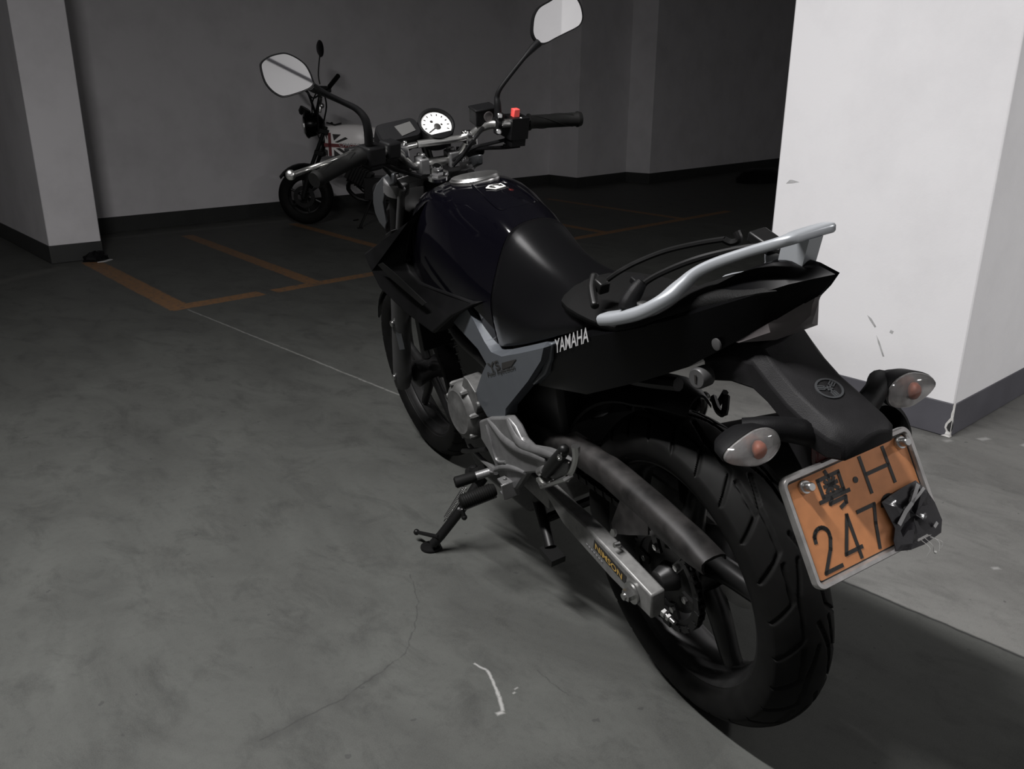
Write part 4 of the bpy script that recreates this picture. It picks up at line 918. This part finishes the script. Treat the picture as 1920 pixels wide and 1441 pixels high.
# brake reservoir
b=MB();rp=Vector((0.8779,-0.1,1.0825))+Vector((.03,-.01,.0));rx=Vector((0,-1,0));ry=Vector((-.3,0,.95)).normalized()
b.box(rp,rx*.028,ry*.019,Vector((.02,0,.006)));b.box(rp+ry*.019,rx*.030,ry*.003,Vector((.022,0,.006)))
rs=part(b,'brake_reservoir','matblk',parent=hb,bev=.004,label='black brake fluid reservoir')
b=MB();fcx=rp+Vector((-.0215,-.004,-.004));b.lathe([(.0125,0),(.0125,.003),(.0095,.003),(.0095,.001),(0,.001)],fcx,(-1,0,-.33),24);part(b,'reservoir_sight','smoke',parent=hb)
b=MB();mp=Vector((0.869,-0.13,1.0599));b.lathe([(.0165,-.010),(.0165,.010)],mp,d_,20)
b.box(mp+Vector((-.004,0,.0)),d_*.009,u_*.026,v_*.010);bc=part(b,'mirror_clamp','matblk',parent=hb,bev=.003)
b=MB()
for s in(1,-1): b.lathe([(.0068,0),(.0068,.006),(.005,.0075)],mp+u_*.0195*s+Vector((-.013,.004,0)),(-1,.3,.1),12)
for q in islands(b): part(q,'clamp_bolt','chrome',parent=hb)
# cables and hoses
b=MB();b.tube([(0.8815,-0.15,1.0159),(0.8803,-0.1,1.0148),(0.8802,-0.06,1.0132),(0.9496,-0.03,0.9843)],.0045,7,smooth=5);b.tube([(0.8862,-0.19,0.9938),(0.8978,-0.155,0.9957),(0.8937,-0.09,1.0055),(0.8927,-0.05,1.0066),(0.9307,-0.02,0.9744)],.005,7,smooth=5);b.tube([(0.9154,0.18,1.0274),(0.9599,0.13,0.9951),(0.9654,0.1,0.9795),(0.9551,0.06,0.9618)],.006,7,smooth=5);b.tube([(0.9129,0.16,1.03),(0.9715,0.11,1.0033),(0.974,0.085,0.9811)],.011,7,smooth=5);b.tube([(0.8758,-0.09,1.0552),(0.8499,-0.05,1.0358),(0.8995,-0.04,0.999)],.005,7,smooth=4)
part(b,'control_cables','matblk',label='black control cables')
# ---- mirrors ----
def mirror(nm,glass,yv,normal,stem,rs_,lab):
    """glass: outline points; they are laid on a plane with the given normal"""
    Q=[Vector(p) for p in glass]; n=Vector(normal).normalized()
    N=len(Q);sm=[]
    for i in range(N):
        a,p,q,d=Q[i-1],Q[i],Q[(i+1)%N],Q[(i+2)%N]
        for k in range(4):
            t=k/4;sm.append(.5*((2*p)+(q-a)*t+(2*a-5*p+4*q-d)*t*t+(-a+3*p-3*q+d)*t**3))
    c=sum(sm,Vector())/len(sm)
    def ring(s,h): return [c+(p-c)*s+n*h for p in sm]
    b=MB();b.rings([ring(1.0,.001),ring(1.055,.002),ring(1.085,-.003),ring(1.07,-.012),ring(.9,-.028),ring(.6,-.038),ring(.2,-.042)],cap=True)
    b.tube(stem,rs_,10,smooth=6)
    o=part(b,nm,'matblk',ang=50,label=lab)
    g=MB();g.rings([ring(.995,.0012),ring(.995,.0022)],cap=True);part(g,'mirror_glass','mirror',parent=o,ang=20,label='mirror glass')
mirror('rear_view_mirror',[(0.8828,-0.2670,1.2661),(0.8818,-0.2739,1.2868),(0.8791,-0.2882,1.3029),(0.8740,-0.3135,1.3126),(0.8697,-0.3346,1.3205),(0.8649,-0.3578,1.3234),(0.8610,-0.3757,1.3163),(0.8587,-0.3849,1.3030),(0.8574,-0.3897,1.2867),(0.8569,-0.3900,1.2672),(0.8581,-0.3828,1.2536),(0.8607,-0.3697,1.2468),(0.8659,-0.3442,1.2394),(0.8717,-0.3159,1.2311),(0.8760,-0.2947,1.2244),(0.8791,-0.2800,1.2253),(0.8816,-0.2693,1.2354),(0.8829,-0.2646,1.2495)],-.3,MIRN_R,[(0.8652,-0.13,1.0714),(0.8615,-0.132,1.1038),(0.8628,-0.134,1.1209),(0.8553,-0.142,1.1394),(0.8442,-0.17,1.168),(0.8322,-0.205,1.2001),(0.8341,-0.232,1.218),(0.835,-0.25,1.2275)],[.0095,.0085,.0065,.0055,.0055,.0055,.009,.010],'right hand mirror on a long bent stalk')
mirror('rear_view_mirror',[(0.7499,0.4272,1.2680),(0.7497,0.4224,1.2784),(0.7473,0.4059,1.2860),(0.7439,0.3866,1.2882),(0.7413,0.3735,1.2863),(0.7376,0.3572,1.2758),(0.7343,0.3448,1.2617),(0.7321,0.3393,1.2454),(0.7308,0.3375,1.2307),(0.7302,0.3367,1.2254),(0.7314,0.3459,1.2185),(0.7350,0.3674,1.2136),(0.7396,0.3937,1.2105),(0.7420,0.4057,1.2135),(0.7452,0.4183,1.2258),(0.7479,0.4263,1.2435)],.36,MIRN_L,[(0.8632,0.205,1.0722),(0.8511,0.205,1.1026),(0.847,0.208,1.1302),(0.8506,0.222,1.1533),(0.8515,0.252,1.1743),(0.8399,0.285,1.1945),(0.8233,0.312,1.211),(0.7909,0.33,1.2203)],[.0105,.010,.009,.0075,.0065,.007,.010,.010],'left hand mirror on a bent stalk')
# ---- instruments ----
b=MB();gn=Vector((-.74,.0,.67)).normalized();gx=Vector((.04,-1,0)).normalized();gx=(gx-gn*gx.dot(gn)).normalized();gy=gn.cross(gx)
sc_=Vector((1,-0.0179,1.0671));
def gring(c,pts,h): return [c+gx*u+gy*v+gn*h for u,v in pts]
rr_=rrect(-.062,-.026,.050,.034,.018)
cl=Vector((1,0.0763,1.0682))
B_=MB();B_.rings([gring(cl,[(u*.6,v*.6) for u,v in rr_],-.06),gring(cl,rr_,-.035),gring(cl,rr_,.004),gring(cl,[(u*.93,v*.9) for u,v in rr_],.010)])
ci=[(.047*math.cos(2*math.pi*k/36),.047*math.sin(2*math.pi*k/36)) for k in range(36)]
B_.rings([gring(sc_,[(u*.6,v*.6) for u,v in ci],-.06),gring(sc_,ci,-.035),gring(sc_,ci,.014),gring(sc_,[(u*.9,v*.9) for u,v in ci],.015),gring(sc_,[(u*.86,v*.86) for u,v in ci],.005)])
ins=part(B_,'instrument_cluster','matblk',ang=35,label='twin instrument cluster with a white dial')
b=MB();b.rings([gring(sc_,[(u*.84,max(v,-.030)*.84) for u,v in ci],.0055),gring(sc_,[(u*.84,max(v,-.030)*.84) for u,v in ci],.0062)]);part(b,'speedometer_dial','dial',parent=ins,label='white dial face')
b=MB()
for k in range(11):
    t=math.radians(215-k*25);b.box(sc_+gx*.031*math.cos(t)+gy*.031*math.sin(t)+gn*.0066,(gx*math.cos(t)+gy*math.sin(t))*.0028,(gy*math.cos(t)-gx*math.sin(t))*.0014,gn*.0003)
b.lathe([(.0085,.006),(.0085,.009),(.006,.010)],sc_+gy*-.006,gn,20);t=math.radians(205);b.box(sc_+gy*-.006+gx*.013*math.cos(t)+gy*.013*math.sin(t)+gn*.0078,(gx*math.cos(t)+gy*math.sin(t))*.014,(gy*math.cos(t)-gx*math.sin(t))*.0010,gn*.0004)
b.lathe([(.004,.006),(.004,.0066)],sc_+gx*-.008+gy*.012,gn,14);b.lathe([(.003,.006),(.003,.0066)],sc_+gx*.014-gy*.002,gn,14)
part(b,'dial_marks','ink',parent=ins)
lc=Vector((1,0.0662,1.069));b=MB();lr=[(-.024,.014),(.020,.019),(.024,-.010),(-.016,-.018)];b.rings([gring(lc,lr,.0100),gring(lc,lr,.0112)]);
lo=[gring(cl,[(0,0)],0)]
part(b,'lcd_panel','lcd',parent=ins,label='grey display panel')
# ---- headlight unit seen from behind: dark bowl, silver side cowls ----
b=MB();b.lathe([(.05,-.13),(.085,-.09),(.10,-.03),(.098,.02)],(1.19,0,.80),(1,0,-.1),32);hl=spart(b,'headlight','blkmet',label='dark headlight shell')
def cowl(sg):
    b=MB();O=[(0.9748,0.125,0.9798),(1.0145,0.125,0.9738),(1.0772,0.125,0.9602),(1.1347,0.125,0.9381),(1.1804,0.125,0.9091),(1.1987,0.125,0.8808),(1.199,0.125,0.851),(1.1771,0.125,0.827),(1.1358,0.125,0.8135),(1.1156,0.125,0.8325),(1.1156,0.125,0.8615),(1.1063,0.125,0.8913),(1.0713,0.125,0.9206),(1.0252,0.125,0.9418),(0.9825,0.125,0.9526)];b.prism(O,(0.01,-.012,0))
    return b if sg>0 else b.mirror_y()
for sg in(1,-1): part(cowl(sg),'headlight_cowl','cowl',ang=30,bev=.004,label='silver headlight side cowl')
b=MB();b.tube([(1.0091,0.1,0.9354),(1.0446,0.1,0.886),(1.0878,0.1,0.8233)],.010,10);b.tube([(p[0],-p[1],p[2]) for p in [(1.0091,0.1,0.9354),(1.0446,0.1,0.886),(1.0878,0.1,0.8233)]],.010,10);[part(q,'headlight_stay','fork',parent=hl) for q in islands(b)]
# ---- luggage strap on the seat ----
def strap(nm,lab,fn):
    o=thing(nm,lab,'strap',LEAN.copy(),'elastic luggage straps on the seat');fn(o);return o
def st1(o):
    b=MB();b.tube([(0.0942,0.075,0.866),(0.0738,0.06,0.8819),(0.0612,0.03,0.8933),(0.0265,0,0.9092),(-0.032,-0.02,0.9262),(-0.0783,-0.035,0.9366)],.0045,7,smooth=6);b.build('cord','blkmet',o)
    b=MB();b.tube([(-0.077,-0.034,0.9358),(-0.0868,-0.04,0.9309),(-0.0982,-0.045,0.9357),(-0.0928,-0.045,0.9481)],.006,8,smooth=4);b.build('hook','blkmet',o)
    b=MB();b.box((0.1003,0.085,0.857),(.011,0,.004),(0,.010,0),(-.004,0,.010));b.tube([(0.1279,0.08,0.8692),(0.1074,0.1,0.8547),(0.0726,0.118,0.8342)],.008,8,smooth=4);b.build('buckle','blkmet',o,bev=.003)
def st2(o):
    b=MB();b.tube([(-0.0165,0.09,0.8778),(-0.0392,0.07,0.8971),(-0.0883,0.045,0.9219),(-0.1321,0.02,0.9372),(-0.1887,0,0.9511),(-0.2356,-0,0.9527)],.0048,7,smooth=6);b.build('cord','blkmet',o)
    b=MB();b.tube([(-0.0373,0.095,0.8938),(-0.0373,0.108,0.8826),(-0.0351,0.122,0.866),(-0.0366,0.128,0.8558)],[.009,.013,.0145,.012],10,smooth=4);b.box((-0.0136,0.085,0.8873),(.011,0,.004),(0,.010,0),(-.003,0,.005));b.build('hook','matblk',o,bev=.002)
    b=MB();b.box((-0.1738,-0.03,0.9493),(.022,0,.008),(0,.016,0),(-.003,0,.008));b.build('buckle','blkmet',o,bev=.003)
strap('luggage_strap','thin black elastic cord across the seat with its hook sticking up at the far end',st1)
strap('luggage_strap','thin black elastic cord just inside the grab rail, thick hook over the rail front',st2)
# ---------------- the small motorcycle by the back wall ----------------
aB=math.radians(45)
MW=Matrix(((-math.sin(aB),-math.cos(aB),0,3.72),(math.cos(aB),-math.sin(aB),0,7.0),(0,0,1,0),(0,0,0,1)))
mini=thing('motorcycle','small retro motorcycle with a flag painted on its white tank, parked by the back wall','motorcycle',MW)
def mp(b,name,ma,**k): return b.build(name,ma,k.pop('parent',mini),**k)
wc=Vector((-0.0017,0,0.2596)); RW=.245
def minityre(c):
    b=MB();pr=[(.150,-.05),(.175,-.062),(.205,-.066),(.228,-.055),(.241,-.03),(.245,0),(.241,.03),(.228,.055),(.205,.066),(.175,.062),(.150,.05),(.150,-.05)];b.lathe(pr,c,(0,1,0),48,cap=False);return b
for nm,c in(('front_wheel',Vector((wc.x,0,RW))),('rear_wheel',Vector((wc.x-1.22,0,RW)))):
    o=mp(minityre(c),nm,'rubber',ang=60)
    b=MB();b.lathe([(.152,-.05),(.158,-.052),(.152,-.04),(.14,0),(.152,.04),(.158,.052),(.152,.05)],c,(0,1,0),40,cap=False);mp(b,'rim','rimblk',parent=o)
    mp(spokes(c,6,.03,.15,.3,.013,.011,.1),'spokes','rimblk',parent=o)
    b=MB();b.lathe([(.02,-.07),(.035,-.05),(.03,0),(.035,.05),(.02,.07)],c,(0,1,0),24);b.lathe([(.095,.058),(.095,.061),(.06,.061),(.06,.058),(.095,.058)],c,(0,1,0),36,cap=False);mp(b,'hub','rimblk',parent=o)
# front fender
b=MB();rg=[]
for i in range(11):
    t=math.radians(38+i*10.5);R0=.285;cs=[]
    for j in range(7): q=-1+j/3;cs.append((wc.x+math.cos(t)*(R0-.035*q*q),.075*q,RW+math.sin(t)*(R0-.035*q*q)))
    for j in range(6,-1,-1): q=-1+j/3;cs.append((wc.x+math.cos(t)*(R0-.006-.035*q*q),.072*q,RW+math.sin(t)*(R0-.006-.035*q*q)))
    rg.append(cs)
b.rings(rg);mp(b,'front_fender','glossblk')
# forks, headlight, bars
ft=Vector((-0.1747,0,1.0861));
for s in(1,-1):
    b=MB();b.tube([(wc.x,.085*s,RW),(wc.x-.075,.085*s,RW+.24)],.024,12);b.tube([(wc.x-.07,.085*s,RW+.22),(wc.x-.24,.085*s,.84)],.017,12);mp(b,'fork','blkmet')
    b=MB();b.lathe([(.02,0),(.02,.012)],(wc.x-.075,.112*s,RW+.245),(0,s,0),12);mp(b,'fork_reflector','redpnt')
b=MB();b.box((wc.x-.225,0,.80),(.04,0,.01),(0,.115,0),(-.006,0,.02));b.box((wc.x-.17,0,.62),(.04,0,.01),(0,.115,0),(-.006,0,.02));mp(b,'fork_clamps','blkmet',bev=.006)
hc=Vector((-0.0645,0,0.8495))
b=MB();b.lathe([(.03,-.14),(.075,-.11),(.098,-.05),(.105,0),(.104,.015)],hc,(1,0,-.1),28);hd=mp(b,'headlight','glossblk',label='round headlight with a chrome ring')
b=MB();b.lathe([(.107,0),(.114,.010),(.107,.022),(.10,.022)],hc,(1,0,-.1),32,cap=False);mp(b,'headlight_ring','chrome',parent=hd)
b=MB();b.lathe([(.1,.015),(.07,.035),(.0,.045)],hc,(1,0,-.1),28);mp(b,'headlight_glass','lens',parent=hd)
b=MB();ic=Vector((-0.0456,0,0.9724));b.lathe([(.03,-.05),(.048,-.03),(.05,.01),(.046,.014)],ic,(-.5,0,.8),24);mp(b,'speedometer','blkmet')
# handlebar: tall bar with grips, mirror on a stalk
hl=Vector((-0.1881,0,1.1465))
bl_=[(-0.429,0.3,1.2416),(-0.3169,0.2,1.1552),(-0.2338,0.12,1.1211),(-0.1899,0.06,1.0608),(-0.1568,0.03,0.9737),(-0.1364,0,0.938)]
b=MB();b.tube(bl_,.011,10,smooth=4);xc_=bl_[5][0];r=[(2*xc_-p[0],-p[1],p[2]) for p in bl_[::-1]]
b.tube([(p[0],p[1],p[2]) for p in r],.011,10,smooth=4);hbm=mp(b,'handlebar','blkmet')
b=MB();b.tube([(-0.4319,0.31,1.2455),(-0.3264,0.2,1.1636)],.019,12);mp(b,'grip','rubber',parent=hbm);b=MB();b.tube([r[-1],r[-2]],.019,12);mp(b,'grip','rubber',parent=hbm)
b=MB();b.box((-0.2514,0.13,1.1382),(.03,0,0),(0,.03,0),(0,0,.03));b.box((-0.2959,0.16,1.1384),(.028,0,0),(0,.02,0),(0,0,.022));b.tube([(-0.2036,0.1,1.0954),(-0.156,0.1,1.0695),(-0.1271,0.12,1.0951),(-0.1107,0.12,1.1205)],.008,6,smooth=3);mp(b,'switch_housing','blkmet',parent=hbm,bev=.006)
b=MB();b.tube([(-0.227,0.13,1.1802),(-0.2181,0.13,1.2473),(-0.229,0.13,1.3391),(-0.2432,0.13,1.4135)],.0055,8,smooth=3)
mc=Vector((-0.2463,0.13,1.4588));b.lathe([(.005,-.018),(.048,-.013),(.067,0),(.065,.006),(0,.007)],mc,(-.80,-.62,.05),28);mr=mp(b,'rear_view_mirror','blkmet',label='round black mirror on a thin stalk')
b=MB();b.tube([(-0.2207,0.1,1.0784),(-0.1979,0.05,1.0177),(-0.1919,0.06,0.9572)],.012,8,smooth=3);b.ball((-0.2037,0.04,1.0089),.024,10);mp(b,'ignition_clamp','steel',parent=hbm)
b=MB();b.tube([(-0.1767,0.1,1.1038),(-0.1269,0.06,1.0174),(-0.1272,0.05,0.8693),(-0.1761,0.06,0.7293)],.006,6,smooth=4);b.tube([(-0.2498,0.1,1.1042),(-0.2503,0.06,1.0009),(-0.2091,0.05,0.8436),(-0.1893,0.06,0.6494)],.007,6,smooth=4);b.tube([(-0.1888,0.05,1.0865),(-0.1791,0.08,0.9576),(-0.1762,0.08,0.7832)],.008,6,smooth=4);mp(b,'control_cables','matblk')
b=MB();b.tube([(-0.2416,0.06,0.8705),(-0.3146,0.06,0.8536),(-0.371,0.06,0.8671)],.007,6);b.ball((-0.2876,0.06,0.8665),.012,8);mp(b,'key_ring','blkmet')
# tank with the flag
A0=Vector((-0.2225,0.105,0.8153));B0=Vector((-0.6081,0.105,0.7879));C0=Vector((-0.2358,0.105,0.5994))
xf=A0.x;xr=xf-.50;zt=A0.z+.03;zb=C0.z
b=MB();rg=[]
for i in range(13):
    t=i/12;x=xf-.50*t;hw_=.115*(math.sin(math.pi*min(1,.32+.68*t)**.8))**.35 if i<12 else .05
    hw_=.10*(1-.45*max(0,t-.6)/.4)*(1-.3*max(0,.1-t)/.1); top=zt+.015*math.sin(math.pi*t)-.045*max(0,t-.55);bot=zb-.005+.03*t
    cs=[(x,-hw_,bot),(x,-hw_*1.04,(top+bot)/2-.02),(x,-hw_*.98,top-.05),(x,-hw_*.7,top-.012),(x,0,top),(x,hw_*.7,top-.012),(x,hw_*.98,top-.05),(x,hw_*1.04,(top+bot)/2-.02),(x,hw_,bot)]
    rg.append(cs)
b.rings(rg);tk=mp(b,'fuel_tank','white',ang=50,label='white fuel tank with a union flag design')
# flag drawn as flat pieces on the left face of the tank
yF=.1055
def q4(nm,polys,ma,dy,lab=None):
    b=MB()
    for p in polys:
        b.prism([(xf-.50*u,yF+dy-(.03*max(0,.06-u)/.06)*0,zb+(zt-.055-zb)*v) for u,v in p],(0,.0006,0))
    for q in islands(b): mp(q,nm,ma,parent=tk,label=lab)
q4('flag_blue',[[(.13,.95),(.29,.80),(.36,.72),(.13,.56)][:0] or [(.155,.95),(.30,.93),(.175,.66)],[(.185,.60),(.375,.82),(.42,.75),(.24,.57)][:4],[(.165,.28),(.30,.0),(.165,.0)],[(.20,.33),(.38,.02),(.44,.06),(.27,.35)],[(.02,.92),(.055,.9),(.055,.70)],[(.01,.3),(.055,.25),(.055,.02),(.02,.02)]],'ink',0,'dark flag wedges')
q4('flag_red',[[(.075,1.0),(.125,1.0),(.125,0),(.075,0)],[(0,.56),(.62,.47),(.66,.40),(.62,.33),(0,.40)]],'red',.0006,'dull red cross of the flag')
q4('tank_star',[[(.70,.93),(.76,1.0),(.86,.98),(.84,.86),(.90,.74),(.79,.80),(.70,.86)]],'ink',.0003,'black star shape')
text('tank_lettering','CFMOTO',.030,(xf-.22*.50*1.0-.02,yF+.0016,zb+(zt-.055-zb)*.415),(-.19,0,-.006),(0,0,1),'pale',tk,bold=.01)
# seat, frame, engine, tail, stand
b=MB();rg=[]
for x,hw_,z1,z0 in((xr+.02,.07,.80,.72),(xr-.1,.11,.775,.71),(xr-.3,.12,.78,.71),(xr-.48,.11,.80,.73),(xr-.56,.09,.80,.75)): rg.append([(x,-hw_,z0),(x,-hw_,z1-.02),(x,-hw_*.7,z1),(x,hw_*.7,z1),(x,hw_,z1-.02),(x,hw_,z0)])
b.rings(rg);mp(b,'seat','seat',sub=1)
b=MB();b.tube([(wc.x-.23,0,.78),(wc.x-.30,0,.60),(wc.x-.52,0,.30),(wc.x-.85,0,.28),(wc.x-.95,0,.55)],.02,8,smooth=3);b.tube([(wc.x-.24,0,.72),(wc.x-.6,0,.60),(wc.x-.95,0,.68),(wc.x-1.3,0,.70)],.022,8,smooth=3)
for s in(1,-1): b.tube([(wc.x-.9,.09*s,.32),(wc.x-1.22,.095*s,RW)],.02,8);b.tube([(wc.x-1.2,.10*s,RW+.02),(wc.x-1.08,.10*s,.68)],.022,8)
mp(b,'frame','blkmet')
b=MB();b.abox((wc.x-.86,-.12,.23),(wc.x-.55,.12,.42));e0=Vector((wc.x-.56,0,.36));b.box(e0+Vector((.07,0,.07)),(.09,0,.05),(0,.07,0),(-.035,0,.06));
for k in range(6): b.box(e0+Vector((.02+.022*k,0,.035+.013*k)),(.004,0,.002),(0,.085,0),(-.04,0,.075))
en=mp(b,'engine','blkmet',bev=.01)
b=MB();b.lathe([(.075,0),(.07,.02),(.04,.026),(0,.026)],(wc.x-.70,.12,.32),(0,1,0),28);mp(b,'engine_cover','fork',parent=en)
b=MB();b.tube([(wc.x-.42,-.05,.42),(wc.x-.36,-.09,.30),(wc.x-.5,-.13,.2),(wc.x-.9,-.14,.24)],.02,8,smooth=4);b.tube([(wc.x-.9,-.14,.24),(wc.x-1.35,-.15,.36)],.04,14);mp(b,'exhaust','blkmet')
b=MB();rg=[]
for i in range(9):
    t=math.radians(20+i*14);rg.append([(wc.x-1.22-math.cos(t)*.30,y_,RW+math.sin(t)*.30+.03) for y_ in(-.07,-.04,.04,.07)]+[(wc.x-1.22-math.cos(t)*.29,y_,RW+math.sin(t)*.29+.03) for y_ in(.07,-.07)])
b.rings(rg);b.lathe([(.04,-.04),(.045,.02),(.03,.03)],(wc.x-1.56,0,.66),(-1,0,0),16);b.abox((wc.x-1.55,-.03,.55),(wc.x-1.35,.03,.68));mp(b,'rear_fender','glossblk')
b=MB();kf=Vector((-0.5255,0.22,-0.0608));b.tube([(wc.x-.62,.09,.26),(kf.x,.22,.012)],.011,8);b.lathe([(.025,0),(.025,.008)],(kf.x,.222,.001),(0,0,1),16);b.tube([(kf.x+.05,.24,.07),(kf.x+.02,.19,.07)],.006,6);mp(b,'side_stand','blkmet')
b=MB();
for s in(1,-1): b.tube([(wc.x-.66,.10*s,.29),(wc.x-.66,.24*s,.29)],.014,8)
mp(b,'footrests','rubber')
# ---------------- litter ----------------
b=MB();rng2=np.random.RandomState(3);c=Vector((1.735,6.375,0));rg=[]
for i in range(7):
    h=.062*math.sin(math.pi*i/12); s=math.cos(math.pi*i/12); rg.append([c+Vector((.085*s*math.cos(t)*(1+.25*rng2.uniform(-1,1)),.055*s*math.sin(t)*(1+.25*rng2.uniform(-1,1)),max(.001,h*(1+.2*rng2.uniform(-1,1)) if i else .001))) for t in [2*math.pi*k/14 for k in range(14)]])
b.rings(rg);o=b.build('crumpled_rag','matblk',ang=25);tag(o,'small crumpled black rag on the floor at the foot of the left pillar','rag')
b=MB();p=Vector((1.765,6.30,0));b.prism([p+Vector(q) for q in((-.05,-.01,.001),(.0,-.025,.001),(.065,.03,.001),(.05,.055,.001),(.01,.02,.001))],(0,0,.004));o=b.build('paper_scrap','scuff',ang=25);tag(o,'pale torn paper scrap lying against the black rag','paper scrap')
b=MB();c=Vector((10.25,6.62,0));rg=[]
for i in range(6):
    h=.17*math.sin(math.pi*i/10);s=math.cos(math.pi*i/10)**.6; rg.append([c+Vector((.42*s*math.cos(t)*(1+.1*rng2.uniform(-1,1)),.26*s*math.sin(t)*(1+.1*rng2.uniform(-1,1)),h+.001)) for t in [2*math.pi*k/18 for k in range(18)]])
b.rings(rg);o=b.build('dark_bag','matblk',ang=35);tag(o,'low dark bag lying on the far floor beside the bright pillar edge','bag')
